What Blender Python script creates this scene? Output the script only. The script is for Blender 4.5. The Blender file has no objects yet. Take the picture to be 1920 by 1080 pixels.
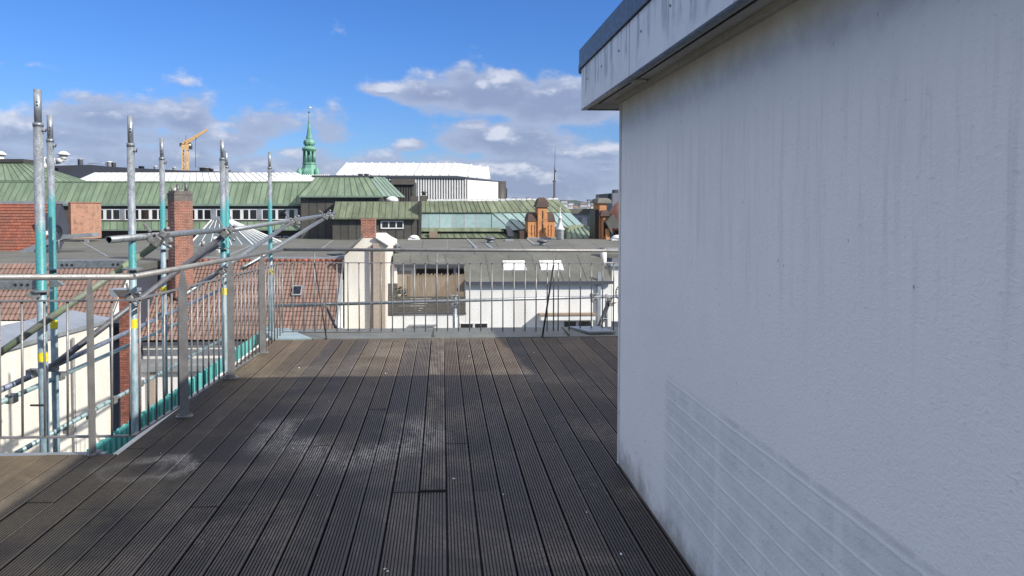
import bpy, math, random
from mathutils import Vector, Matrix
random.seed(7)
S = bpy.context.scene
COL = S.collection
R = math.radians
# ------------------------------------------------------------------ camera
F_PX, CX, CY = 1380.0, 894.0, 437.0
PSI, THE, EYE = math.atan(66/1380), R(2.0), 1.58
cd = bpy.data.cameras.new('camera'); cam = bpy.data.objects.new('camera', cd); COL.objects.link(cam)
cd.sensor_width = 36; cd.lens = F_PX/1920*36
cd.shift_x = (960-CX)/1920; cd.shift_y = (CY-540)/1920
cd.clip_start = .05; cd.clip_end = 20000
cam.location = (0, 0, EYE); cam.rotation_euler = (R(90)-THE, 0, -PSI)
S.camera = cam
FW = Vector((math.sin(PSI)*math.cos(THE), math.cos(PSI)*math.cos(THE), -math.sin(THE)))
RT = Vector((math.cos(PSI), -math.sin(PSI), 0)); UP = RT.cross(FW)
def ray(px, py): return FW + RT*((px-CX)/F_PX) + UP*((CY-py)/F_PX)
def P(px, py, Y):
    d = ray(px, py); t = Y/d.y; return Vector((d.x*t, Y, EYE+d.z*t))
def PZ(px, py, z):
    d = ray(px, py); t = (z-EYE)/d.z; return Vector((d.x*t, d.y*t, z))
def PX(px, py, X):
    d = ray(px, py); t = X/d.x; return Vector((X, d.y*t, EYE+d.z*t))
# ------------------------------------------------------------------ light
SUN = Vector((1.23, -.86, 1.0)).normalized()
EL = math.asin(SUN.z); AZ = math.atan2(SUN.x, SUN.y)      # azimuth clockwise from +Y
ld = bpy.data.lights.new('sun', 'SUN'); ld.energy = 4.5; ld.angle = R(.55); ld.color = (1, .95, .87)
lo = bpy.data.objects.new('sun', ld); COL.objects.link(lo); lo.location = (30, -30, 40)
lo.rotation_euler = SUN.to_track_quat('Z', 'Y').to_euler()
S.view_settings.view_transform = 'Standard'; S.view_settings.look = 'None'
S.view_settings.exposure = .55; S.view_settings.gamma = 1
S.view_settings.use_curve_mapping = False

class NT:
    """small node-tree helper"""
    def __init__(s, nt): s.nt = nt; nt.nodes.clear()
    def n(s, t, **kw):
        o = s.nt.nodes.new(t)
        for k, v in kw.items():
            if k.startswith('i_'):
                key = k[2:]; key = int(key) if key.isdigit() else key.replace('_', ' ')
                s.put(o.inputs[key], v)
            else: setattr(o, k, v)
        return o
    def put(s, sock, v):
        if isinstance(v, bpy.types.NodeSocket): s.nt.links.new(v, sock)
        elif isinstance(v, bpy.types.Node): s.nt.links.new(v.outputs[0], sock)
        else: sock.default_value = v
    def m(s, op, a, b=0.0, c=None, clamp=False):
        o = s.nt.nodes.new('ShaderNodeMath'); o.operation = op; o.use_clamp = clamp
        s.put(o.inputs[0], a); s.put(o.inputs[1], b)
        if c is not None: s.put(o.inputs[2], c)
        return o.outputs[0]
    def vm(s, op, a, b=(0, 0, 0)):
        o = s.nt.nodes.new('ShaderNodeVectorMath'); o.operation = op
        s.put(o.inputs[0], a); s.put(o.inputs[1], b); return o.outputs[0]
    def ss(s, v, a, b, lo=0.0, hi=1.0):
        o = s.nt.nodes.new('ShaderNodeMapRange'); o.interpolation_type = 'SMOOTHSTEP'
        s.put(o.inputs[0], v); s.put(o.inputs[1], a); s.put(o.inputs[2], b); s.put(o.inputs[3], lo); s.put(o.inputs[4], hi)
        return o.outputs[0]
    def mix(s, f, a, b, mode='MIX'):
        o = s.nt.nodes.new('ShaderNodeMix'); o.data_type = 'RGBA'; o.blend_type = mode
        s.put(o.inputs[0], f); s.put(o.inputs[6], c4(a)); s.put(o.inputs[7], c4(b)); return o.outputs[2]
    def noise(s, vec, scale, detail=4, rough=.55, out=0, dist=0.0):
        o = s.nt.nodes.new('ShaderNodeTexNoise'); s.put(o.inputs['Vector'], vec)
        o.inputs['Scale'].default_value = scale; o.inputs['Detail'].default_value = detail
        o.inputs['Roughness'].default_value = rough; o.inputs['Distortion'].default_value = dist
        return o.outputs[out]
    def link(s, a, b): s.nt.links.new(a, b)
def c4(c):
    if isinstance(c, (tuple, list)): return tuple(c)+(1,) if len(c) == 3 else tuple(c)
    return c
# ------------------------------------------------------------------ world
W = bpy.data.worlds.new('World'); S.world = W; W.use_nodes = True
w = NT(W.node_tree)
sky = w.n('ShaderNodeTexSky'); sky.sky_type = 'NISHITA'; sky.sun_disc = False
sky.sun_elevation = EL; sky.sun_rotation = AZ; sky.air_density = 1.0; sky.dust_density = .25; sky.ozone_density = 3.0; sky.altitude = 50
tc = w.n('ShaderNodeTexCoord').outputs['Generated']
sep = w.n('ShaderNodeSeparateXYZ', i_0=tc)
X_, Y_, Z_ = sep.outputs
el = w.m('ARCSINE', Z_); az = w.m('ARCTAN2', X_, Y_)
azp = w.m('MULTIPLY', az, F_PX); elp = w.m('MULTIPLY', el, F_PX)      # angles in 1/1380 rad
def cloud_field(dz):
    """noise over the sky directions, clouds flattened towards the horizon"""
    v = w.vm('ADD', tc, (0, 0, dz)); v = w.vm('MULTIPLY', v, (1, 1, 1.9))
    big = w.noise(v, 5.5, 3, .5); fine = w.noise(v, 15, 8, .60, dist=.15)
    return w.m('ADD', w.m('MULTIPLY', big, .45), w.m('MULTIPLY', fine, .55))
n0 = cloud_field(0.0); n1 = cloud_field(.018)
# where the bigger clouds stand (azimuth from +Y, elevation, half-widths in 1/1380 rad, weight)
blobs = [(5,210,95,22,.44),(95,208,130,38,.50),(210,198,125,40,.48),(40,238,40,22,.35),(190,232,45,24,.3),(-95,214,50,12,.3),
         (110,125,125,30,.44),(60,150,55,18,.3),(220,100,90,18,.3),(-52,115,38,14,.32),
         (-575,152,85,26,.40),(-590,176,50,16,.30),(-455,152,48,28,.37),(-320,145,70,30,.24),(-200,145,60,40,.20),(-835,185,26,18,.3),(-372,110,55,24,.32),
         (-640,115,130,26,.33),(-790,100,90,20,.22),(-250,90,75,26,.26),(295,100,70,18,.34),(-205,335,40,24,.10),(-300,352,70,22,.07),
         (-130,80,60,22,.3),(-480,82,160,26,.30),(0,50,480,42,.42),(-620,50,480,46,.42),(300,60,150,30,.3),(-520,118,260,24,.22),(-60,92,200,20,.2),(-740,225,90,10,.18),(-860,240,60,10,.18),
         (470,190,160,50,.40),(760,230,200,50,.38),(-1300,200,250,60,.36),(-1900,170,300,50,.36),(1300,180,300,60,.36),(2200,160,350,60,.36),(3300,190,350,60,.36),(-2900,190,300,60,.36)]
def blobsum(shift):
    acc = None
    for a, e, sa, se, k in blobs:
        dx = w.m('DIVIDE', w.m('SUBTRACT', azp, a), sa)
        dy = w.m('DIVIDE', w.m('SUBTRACT', elp, e-shift), se)
        r2 = w.m('ADD', w.m('MULTIPLY', dx, dx), w.m('MULTIPLY', dy, dy))
        g = w.m('MULTIPLY', w.m('EXPONENT', w.m('MULTIPLY', r2, -.8)), k)
        acc = g if acc is None else w.m('MAXIMUM', acc, g)
    return acc
b0 = blobsum(0); b1 = blobsum(14)
high = w.ss(elp, 450, 800, 0, .17)          # unseen cloud cover added overhead to fill the shade
hx = w.m('DIVIDE', w.m('SUBTRACT', azp, -235), 150); hy = w.m('DIVIDE', w.m('SUBTRACT', elp, 345), 75)
gap_ = w.m('MULTIPLY', w.m('EXPONENT', w.m('MULTIPLY', w.m('ADD', w.m('MULTIPLY', hx, hx), w.m('MULTIPLY', hy, hy)), -.8)), -.16)   # a clearer patch
high = w.m('ADD', high, gap_)
d0 = w.m('ADD', w.m('ADD', n0, b0), high); d1 = w.m('ADD', w.m('ADD', n1, b1), high)
cov = w.ss(d0, .555, .70)
dens = w.ss(d0, .66, .88)
lit = w.ss(w.m('ADD', w.m('SUBTRACT', d0, d1), w.m('MULTIPLY', w.m('SUBTRACT', n0, .5), .5)), .02, .24)
thin = w.mix(lit, (2.05, 2.4, 3.3), (3.5, 3.65, 4.2))
cloudc = w.mix(w.m('MULTIPLY', dens, w.m('SUBTRACT', 1.0, lit)), thin, (1.5, 1.8, 2.65))
upper = w.ss(elp, 420, 900)
tint = w.mix(w.ss(elp, 20, 360), (.30, .40, .60), (.25, .43, .72))
tint = w.mix(upper, tint, (.75, .88, 1.1))
cloudc = w.mix(w.m('MULTIPLY', upper, .8), cloudc, (8.4, 8.1, 7.8))  # overhead cloud, out of view, made brighter to lift the shaded wall
skyc = w.mix(1.0, sky.outputs[0], tint, 'MULTIPLY')
allc = w.mix(w.m('MULTIPLY', cov, .88), skyc, cloudc)
bg = w.n('ShaderNodeBackground', i_0=allc, i_1=.14)
wo = w.n('ShaderNodeOutputWorld'); w.link(bg.outputs[0], wo.inputs[0])

# ------------------------------------------------------------------ materials
def base(name):
    m = bpy.data.materials.new(name); m.use_nodes = True
    t = NT(m.node_tree); b = t.n('ShaderNodeBsdfPrincipled'); o = t.n('ShaderNodeOutputMaterial')
    t.link(b.outputs[0], o.inputs[0]); return m, t, b
def mat(name, c, c2=None, scale=3.0, rough=.7, metal=0.0, bump=.15, bscale=40, stretch=(1, 1, 1), rnd=.0, spec=.5):
    m, t, b = base(name)
    co = t.n('ShaderNodeNewGeometry').outputs['Position']
    v = t.vm('MULTIPLY', co, stretch)
    c2 = c2 or tuple(x*.72 for x in c)
    n = t.noise(v, scale, 6, .62); f = t.ss(n, .32, .70)
    col = t.mix(f, c, c2)
    n2 = t.noise(co, bscale, 3, .6)
    col = t.mix(t.ss(n2, .35, .7, 0, .28), col, tuple(x*.6 for x in c2))
    if rnd:
        rr = t.n('ShaderNodeObjectInfo').outputs['Random']
        k = t.m('MULTIPLY_ADD', rr, 2*rnd, 1-rnd)
        cc = t.n('ShaderNodeCombineXYZ', i_0=k, i_1=k, i_2=k)
        col = t.mix(1.0, col, cc.outputs[0], 'MULTIPLY')
    t.put(b.inputs['Base Color'], col)
    b.inputs['Metallic'].default_value = metal
    t.put(b.inputs['Roughness'], t.ss(n2, .3, .7, max(.05, rough-.1), min(1, rough+.1)))
    b.inputs['Specular IOR Level'].default_value = spec
    if bump:
        bp = t.n('ShaderNodeBump', i_Strength=bump, i_Distance=.01, i_Height=n2)
        t.link(bp.outputs[0], b.inputs['Normal'])
    return m
M = {}
M['rail'] = mat('rail_steel', (.265, .26, .25), (.185, .18, .175), 9, .5, .45, .1, 90)
M['galv'] = mat('galvanised_steel', (.30, .32, .33), (.18, .20, .21), 28, .42, .55, .15, 60)
M['galv_dark'] = mat('dark_steel', (.16, .16, .17), (.10, .10, .11), 18, .5, .5, .15, 60)
M['coupler'] = mat('coupler_steel', (.36, .36, .34), (.17, .16, .15), 30, .5, .5, .3, 90)
M['green_tube'] = mat('green_painted_tube', (.17, .22, .12), (.14, .14, .13), 9, .6, .1, .2, 60)
M['blue_tube'] = mat('blue_grey_tube', (.20, .23, .30), (.13, .15, .19), 14, .5, .35, .2, 70)
M['teal_tube'] = mat('pale_teal_tube', (.30, .42, .43), (.22, .30, .31), 14, .5, .3, .2, 70)
M['teal'] = mat('teal_sheet', (.09, .40, .39), (.14, .47, .44), 5, .55, 0, .1, 40)
M['yellow'] = mat('yellow_tape', (.80, .66, .02), (.55, .48, .03), 30, .6, 0, .1, 60)
M['dark_tube'] = mat('dark_painted_tube', (.035, .035, .038), (.02, .02, .022), 20, .45, .2)
M['black'] = mat('black_rubber', (.02, .02, .022), None, 10, .6)
M['white_paint'] = mat('white_paint', (.68, .68, .66), (.58, .58, .55), 1.2, .7, 0, .1, 20)
M['white_wall'] = mat('white_render', (.70, .69, .66), (.60, .59, .55), .9, .9, 0, .25, 14, (1, 1, .35))
M['cream_wall'] = mat('cream_render', (.70, .665, .58), (.59, .545, .46), .9, .9, 0, .25, 14, (1, 1, .3))
M['taupe'] = mat('taupe_render', (.36, .30, .24), (.28, .23, .185), .9, .9, 0, .2, 14, (1, 1, .3))
M['copper'] = mat('green_copper', (.168, .228, .15), (.105, .152, .10), 1.6, .62, .1, .1, 9, (1, .3, .3), .13)
M['copper2'] = mat('mossy_copper', (.155, .182, .115), (.085, .10, .06), 2.0, .7, .05, .1, 9, (1, .3, .3), .15)
M['copper_grey'] = mat('grey_green_copper', (.17, .24, .19), (.12, .17, .14), 1.0, .7, .0, .1, 9, (1, 1, 1), .08)
M['seam'] = mat('seam_dark', (.10, .13, .08), None, 2, .7)
M['brown_clad'] = mat('brown_cladding', (.085, .08, .066), (.065, .06, .05), 1.5, .6, .15, .1, 10, (1, 1, 1), .12)
M['dark_clad'] = mat('dark_cladding', (.055, .052, .048), None, 2, .6, .1)
M['slate'] = mat('slate_blue_wall', (.05, .055, .075), (.04, .045, .06), .4, .7)
M['grey_clad'] = mat('blue_grey_cladding', (.16, .17, .20), (.13, .14, .165), .4, .7)
M['felt'] = mat('roofing_felt', (.13, .13, .112), (.09, .09, .078), .55, .95, 0, .3, 6, (1, 1, 1), .10)
M['zinc'] = mat('zinc_sheet', (.36, .38, .39), (.27, .29, .30), 2.2, .45, .45, .1, 20)
M['kerb'] = mat('kerb_sheet', (.185, .19, .17), (.135, .14, .125), 2.5, .55, .3, .1, 30)
M['pale_sheet'] = mat('pale_blue_sheet', (.33, .42, .44), (.25, .32, .34), 5, .5, .2)
M['glass_pale'] = mat('pale_glass', (.19, .28, .27), (.155, .235, .23), .4, .12, .0, 0, 3, (1, 1, 1), .12, 1.0)
M['glass_roof'] = mat('grey_roof_glass', (.11, .135, .14), (.08, .10, .105), .6, .25, .0, 0, 3, (1, 1, 1), .05, .8)
M['glass_dark'] = mat('dark_glass', (.018, .02, .024), None, 1, .06, 0, 0, 5, (1, 1, 1), .3, .8)
M['opening'] = mat('dark_recess', (.012, .012, .013), None, 3, .9)
M['crane'] = mat('crane_ochre', (.66, .43, .20), (.55, .34, .15), 1, .6)
M['verdigris'] = mat('verdigris', (.165, .36, .27), (.09, .22, .165), .8, .6, .1, .2, 4)
M['foliage'] = mat('leaf_green', (.05, .10, .03), (.03, .06, .02), 8, .7, 0, 0, 30, (1, 1, 1), .3)
M['hill'] = mat('wooded_hill', (.055, .075, .075), (.035, .05, .055), .02, 1, 0, 0, .2)
M['ground'] = mat('city_ground', (.10, .10, .09), (.06, .08, .05), .02, .95, 0, 0, .4)
M['far_white'] = mat('far_white_wall', (.62, .62, .62), (.5, .5, .5), .05, .9, 0, 0, 1, (1, 1, 1), .2)
M['hall_white'] = mat('hall_roof_white', (.50, .50, .49), (.44, .44, .43), .3, .8)
M['far_grey'] = mat('far_grey_roof', (.19, .195, .21), (.14, .145, .16), .05, .9, 0, 0, 1, (1, 1, 1), .3)
M['far_red'] = mat('far_red_roof', (.25, .12, .09), (.19, .1, .08), .05, .9, 0, 0, 1, (1, 1, 1), .3)
M['bamboo'] = mat('bamboo_screen', (.28, .21, .14), (.19, .145, .10), 6, .85, 0, .3, 40, (6, 1, .4))
M['timber'] = mat('dark_timber', (.11, .10, .085), (.06, .055, .05), 4, .85, 0, .3, 30, (.6, 1, 6))
M['door'] = mat('beige_door', (.33, .28, .22), (.28, .24, .19), 2, .8)
M['mortar'] = mat('mortar', (.42, .36, .29), (.34, .29, .24), 12, .95)
M['dirty_cap'] = mat('sooty_mortar', (.11, .10, .095), (.17, .145, .12), 4, .95, 0, .3, 30)

def brick_mat(name, c1, c2, mo, bw=.25, bh=.075, grime=.0):
    m, t, b = base(name)
    co = t.n('ShaderNodeNewGeometry').outputs['Position']
    s = t.n('ShaderNodeSeparateXYZ', i_0=co)
    u = t.m('ADD', s.outputs[0], s.outputs[1])
    v = t.n('ShaderNodeCombineXYZ', i_0=u, i_1=s.outputs[2])
    br = t.n('ShaderNodeTexBrick'); t.put(br.inputs['Vector'], v)
    br.inputs['Color1'].default_value = c4(c1); br.inputs['Color2'].default_value = c4(c2); br.inputs['Mortar'].default_value = c4(mo)
    br.inputs['Scale'].default_value = 1; br.inputs['Brick Width'].default_value = bw; br.inputs['Row Height'].default_value = bh
    br.inputs['Mortar Size'].default_value = .012; br.inputs['Bias'].default_value = -.1
    n = t.noise(co, 3, 6, .65); n2 = t.noise(co, 26, 3, .6)
    col = t.mix(t.ss(n, .42, .72, 0, .55+grime*.4), br.outputs['Color'], (.07, .05, .045))
    col = t.mix(t.ss(n2, .5, .75, 0, .5), col, (.30, .19, .13))
    t.put(b.inputs['Base Color'], col); b.inputs['Roughness'].default_value = .9
    bp = t.n('ShaderNodeBump', i_Strength=.5, i_Distance=.01, i_Height=t.m('SUBTRACT', n2, br.outputs['Fac']))
    t.link(bp.outputs[0], b.inputs['Normal']); return m
M['brick_red'] = brick_mat('red_brick', (.30, .085, .05), (.22, .065, .04), (.36, .26, .20), grime=.3)
M['brick_orange'] = brick_mat('orange_brick', (.40, .15, .08), (.33, .115, .06), (.50, .38, .28))
M['brick_turret'] = brick_mat('bright_orange_brick', (.62, .27, .10), (.52, .21, .07), (.45, .25, .12), grime=-.6)
M['brick_piece'] = mat('single_brick', (.27, .10, .065), (.19, .07, .05), 14, .9, 0, .3, 50, (1, 1, 1), .3)

def tile_mat(name, c1, c2, c3):
    m, t, b = base(name)
    a = t.n('ShaderNodeVertexColor'); a.layer_name = 'tone'
    co = t.n('ShaderNodeNewGeometry').outputs['Position']
    s = t.n('ShaderNodeSeparateColor'); t.put(s.inputs[0], a.outputs[0])
    col = t.mix(s.outputs[0], c1, c2)
    n = t.noise(co, .8, 6, .65); col = t.mix(t.ss(n, .45, .7, 0, .7), col, c3)
    n2 = t.noise(co, 18, 4, .6); col = t.mix(t.ss(n2, .4, .75, 0, .45), col, tuple(x*.5 for x in c3))
    t.put(b.inputs['Base Color'], col); b.inputs['Roughness'].default_value = .85
    return m
M['tile'] = tile_mat('weathered_pantiles', (.215, .128, .10), (.155, .095, .076), (.165, .12, .10))
M['tile_red'] = tile_mat('red_plain_tiles', (.30, .095, .055), (.19, .06, .04), (.17, .08, .055))
M['tile_dark'] = tile_mat('dark_glazed_tiles', (.065, .042, .036), (.035, .025, .022), (.11, .06, .045))

def pole_mat():
    m, t, b = base('weathered_teal_paint_on_galvanised_tube')
    co = t.n('ShaderNodeNewGeometry').outputs['Position']; z = t.n('ShaderNodeSeparateXYZ', i_0=co).outputs[2]
    oc = t.n('ShaderNodeSeparateColor'); t.put(oc.inputs[0], t.n('ShaderNodeObjectInfo').outputs['Color'])
    n = t.noise(t.vm('MULTIPLY', co, (1, 1, .5)), 30, 5, .65); n2 = t.noise(co, 90, 3, .6)
    zz = t.m('MULTIPLY_ADD', t.m('SUBTRACT', n, .5), .16, z)
    hi = t.m('SUBTRACT', t.m('MULTIPLY', oc.outputs[0], 4), 1); lo_ = t.m('SUBTRACT', t.m('MULTIPLY', oc.outputs[1], 4), 1)
    up = t.ss(t.m('SUBTRACT', zz, hi), -.10, .05); dn = t.ss(t.m('SUBTRACT', lo_, zz), -.04, .05)
    galv = t.mix(t.ss(n, .35, .65), (.31, .335, .355), (.18, .20, .215))
    galv = t.mix(t.ss(n2, .56, .75), galv, (.52, .54, .54))
    galv = t.mix(t.ss(t.noise(co, 14, 6, .75), .62, .70, 0, .6), galv, (.24, .17, .12))
    teal = t.mix(t.ss(n2, .3, .8), (.022, .185, .19), (.07, .27, .27))
    old = t.mix(t.ss(n, .3, .7), (.27, .35, .39), (.15, .22, .25))
    teal = t.mix(t.ss(t.noise(co, 22, 6, .75), .62, .68, 0, .7), teal, (.45, .48, .48))
    col = t.mix(up, teal, galv); col = t.mix(dn, col, old)
    t.put(b.inputs['Base Color'], col)
    t.put(b.inputs['Metallic'], t.m('MULTIPLY', up, .45)); b.inputs['Roughness'].default_value = .45
    bp = t.n('ShaderNodeBump', i_Strength=.2, i_Distance=.002, i_Height=n2); t.link(bp.outputs[0], b.inputs['Normal'])
    return m
M['pole'] = pole_mat()

def deck_mat():
    m, t, b = base('grooved_weathered_decking')
    co = t.n('ShaderNodeNewGeometry').outputs['Position']
    rr = t.n('ShaderNodeObjectInfo').outputs['Random']
    s = t.n('ShaderNodeSeparateXYZ', i_0=co)
    lit_zone = t.ss(t.m('MULTIPLY_ADD', t.m('SUBTRACT', t.noise(co, .9, 4, .6), .5), 3.0, s.outputs[1]), 4.6, 8.6)   # painted light: tan towards the sunlit end, dark in the house shade
    lit_zone = t.m('MAXIMUM', lit_zone, t.ss(s.outputs[0], -1.7, -2.6))  # the sunlit strip at the left gets the tan tone too
    col = t.mix(rr, t.mix(lit_zone, (.076, .066, .061), (.185, .137, .090)), t.mix(lit_zone, (.032, .029, .029), (.100, .076, .052)))
    col = t.mix(t.m('MULTIPLY', t.ss(t.m('FRACT', t.m('MULTIPLY', rr, 7.3)), .8, .9), .6), col, (.050, .048, .054))
    fib = t.noise(t.vm('MULTIPLY', co, (90, 2.2, 20)), 1.0, 4, .6)
    col = t.mix(t.ss(fib, .3, .75, 0, .55), col, (.035, .031, .029))
    lz = t.n('ShaderNodeSeparateXYZ', i_0=t.n('ShaderNodeTexCoord').outputs['Object']).outputs[2]
    groove = t.ss(lz, -.0025, -.0062)
    # pale dust / dried lime: broad blotches, and specks that sit on single boards
    off = t.n('ShaderNodeCombineXYZ', i_0=t.m('MULTIPLY', rr, 40), i_1=t.m('MULTIPLY', rr, 13))
    big = t.noise(co, .85, 5, .65, dist=.4)
    own = t.noise(t.vm('ADD', t.vm('MULTIPLY', co, (5, 1.3, 1)), off.outputs[0]), 1.6, 6, .72)
    fine = t.noise(t.vm('MULTIPLY', co, (14, 6, 1)), 4, 5, .7)
    dust = t.m('MULTIPLY', t.ss(big, .46, .68), t.ss(fine, .35, .65, .25, 1))
    dust = t.m('MAXIMUM', dust, t.m('MULTIPLY', t.ss(own, .54, .74), t.ss(fine, .4, .6, .1, .9)))
    # rings left by dried puddles
    def ring(cx, cy, r, wd, k, el=1.0):
        dx = t.m('SUBTRACT', s.outputs[0], cx); dy = t.m('MULTIPLY', t.m('SUBTRACT', s.outputs[1], cy), el)
        d = t.m('SQRT', t.m('ADD', t.m('MULTIPLY', dx, dx), t.m('MULTIPLY', dy, dy)))
        d = t.m('ADD', d, t.m('ADD', t.m('MULTIPLY', t.m('SUBTRACT', big, .5), .8), t.m('MULTIPLY', t.m('SUBTRACT', own, .5), .35)))
        q = t.m('ABSOLUTE', t.m('SUBTRACT', d, r))
        return t.m('MULTIPLY', t.ss(q, wd, 0), k)
    chalk = t.m('MULTIPLY', t.m('MULTIPLY', ring(-.62, 5.2, .50, .24, 1.0, .8), t.ss(s.outputs[1], 5.75, 5.2)), t.m('MULTIPLY', t.ss(fine, .35, .6, .15, 1), t.ss(own, .36, .58, .15, 1)))
    chalk = t.m('MAXIMUM', chalk, t.m('MULTIPLY', t.m('MULTIPLY', ring(-1.85, 4.45, .26, .11, 1.0, 1.3), .9), t.ss(fine, .35, .6, .3, 1)))
    dust = t.m('MAXIMUM', dust, chalk)
    band = t.m('MULTIPLY', t.ss(t.m('ABSOLUTE', t.m('SUBTRACT', s.outputs[0], -.05)), .085, .065), t.ss(s.outputs[1], 3.9, 4.2))
    dust = t.m('MAXIMUM', dust, t.m('MULTIPLY', band, t.ss(own, .42, .6, .1, .75)))
    col = t.mix(t.m('MULTIPLY', dust, .72), col, (.25, .222, .19))
    col = t.mix(t.m('MULTIPLY', chalk, .5), col, (.46, .44, .42))
    green = t.m('MULTIPLY', t.ss(s.outputs[0], -1.0, -2.0, 0, .5), t.ss(big, .4, .6))
    col = t.mix(green, col, (.125, .098, .052))
    sp = t.n('ShaderNodeTexVoronoi', i_Vector=co, i_Scale=2.3); sp.feature = 'F1'
    col = t.mix(t.ss(sp.outputs['Distance'], .013, .007), col, (.5, .5, .46))
    col = t.mix(t.m('MULTIPLY', groove, .85), col, (.012, .011, .010))
    t.put(b.inputs['Base Color'], col)
    t.put(b.inputs['Roughness'], t.ss(dust, 0, 1, .62, .9)); b.inputs['Specular IOR Level'].default_value = .35
    bp = t.n('ShaderNodeBump', i_Strength=.35, i_Distance=.002, i_Height=t.m('ADD', fib, fine)); t.link(bp.outputs[0], b.inputs['Normal'])
    return m
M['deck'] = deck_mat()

def plaster_mat():
    m, t, b = base('rough_white_render')
    co = t.n('ShaderNodeNewGeometry').outputs['Position']; s = t.n('ShaderNodeSeparateXYZ', i_0=co); y, z = s.outputs[1], s.outputs[2]
    big = t.noise(co, 1.1, 6, .6); mid = t.noise(co, 7, 5, .65); grit = t.noise(co, 95, 5, .7); worm = t.noise(t.vm('MULTIPLY', co, (1, 1, 1.6)), 42, 3, .55, dist=1.2)
    col = t.mix(t.ss(big, .3, .72), (.86, .845, .81), (.80, .79, .765))
    # grime under the eaves, and run-off streaks starting below it
    streak = t.noise(t.vm('MULTIPLY', co, (30, 30, 1.6)), 1.0, 5, .7)
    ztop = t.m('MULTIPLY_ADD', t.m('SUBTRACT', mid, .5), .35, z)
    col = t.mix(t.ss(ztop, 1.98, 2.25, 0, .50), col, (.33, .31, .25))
    zs = t.m('MULTIPLY_ADD', t.m('SUBTRACT', streak, .5), .9, z)
    stk = t.m('MULTIPLY', t.m('MULTIPLY', t.ss(streak, .50, .68), t.ss(z, 1.98, 1.85)), t.ss(zs, 1.15, 1.75))
    col = t.mix(t.m('MULTIPLY', stk, .17), col, (.36, .37, .36))
    wash = t.m('MULTIPLY', t.ss(streak, .3, .7), t.ss(z, .4, 1.9, .02, .09)); col = t.mix(wash, col, (.60, .60, .57))
    # patch where a slatted screen once stood against the wall
    zj = t.m('MULTIPLY_ADD', t.m('SUBTRACT', mid, .5), .07, z)
    inp = t.m('MULTIPLY', t.ss(zj, .79, .745), t.ss(t.m('MULTIPLY_ADD', t.m('SUBTRACT', mid, .5), .12, y), 3.56, 3.46))
    zl = t.m('ADD', z, t.m('MULTIPLY', t.m('SUBTRACT', big, .5), .02))
    fr = t.m('ABSOLUTE', t.m('SUBTRACT', t.m('FRACT', t.m('DIVIDE', zl, .088)), .5))
    line = t.m('MULTIPLY', t.ss(fr, .10, .03), t.ss(z, .12, .2)); line2 = t.m('MULTIPLY', t.ss(fr, .36, .47), t.ss(mid, .4, .6, .2, 1))
    post = t.m('MAXIMUM', t.ss(t.m('ABSOLUTE', t.m('SUBTRACT', y, 2.84)), .030, .018), t.ss(t.m('ABSOLUTE', t.m('SUBTRACT', y, 1.95)), .030, .018))
    pcol = t.mix(t.ss(mid, .35, .7, .2, 1), (.75, .76, .73), (.60, .63, .61))
    pcol = t.mix(t.m('MULTIPLY', line, .45), pcol, (.88, .89, .87))
    pcol = t.mix(t.m('MULTIPLY', line2, .38), pcol, (.46, .49, .48))
    pcol = t.mix(t.m('MULTIPLY', post, .5), pcol, (.82, .83, .82))
    col = t.mix(t.m('MULTIPLY', inp, t.ss(mid, .25, .5, .35, .75)), col, pcol)
    edge = t.m('MULTIPLY', t.m('MULTIPLY', t.ss(t.m('ABSOLUTE', t.m('SUBTRACT', zl, .772)), .014, .004), t.ss(y, 2.84, 2.7)), t.ss(mid, .4, .55))
    col = t.mix(t.m('MULTIPLY', edge, .35), col, (.42, .44, .44))
    # dirt at the foot
    zb = t.m('MULTIPLY_ADD', t.m('SUBTRACT', t.noise(co, 5, 6, .7), .5), .5, z)
    col = t.mix(t.ss(zb, .17, -.04, 0, .75), col, (.24, .23, .20))
    sc = t.noise(t.vm('MULTIPLY', co, (1, 1, 2.6)), 11, 6, .75, dist=.8)
    col = t.mix(t.m('MULTIPLY', t.m('MULTIPLY', t.ss(sc, .61, .68), t.ss(z, .62, .1)), .75), col, (.17, .18, .19))
    vo = t.n('ShaderNodeTexVoronoi', i_Vector=t.vm('MULTIPLY', co, (1, 1.5, .75)), i_Scale=13.0)
    spk = t.m('MULTIPLY', t.ss(vo.outputs['Distance'], .085, .045), t.ss(mid, .50, .60))
    col = t.mix(t.m('MULTIPLY', spk, .6), col, (.16, .17, .18))
    pit = t.ss(worm, .64, .72); col = t.mix(t.m('MULTIPLY', pit, .20), col, (.30, .32, .34))
    t.put(b.inputs['Base Color'], col); b.inputs['Roughness'].default_value = .92
    h = t.m('ADD', t.m('ADD', t.m('MULTIPLY', grit, .5), t.m('MULTIPLY', worm, .9)), t.m('MULTIPLY', t.m('MULTIPLY', line, inp), .5))
    bp = t.n('ShaderNodeBump', i_Strength=.40, i_Distance=.005, i_Height=h); t.link(bp.outputs[0], b.inputs['Normal'])
    return m
M['plaster'] = plaster_mat()

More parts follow.
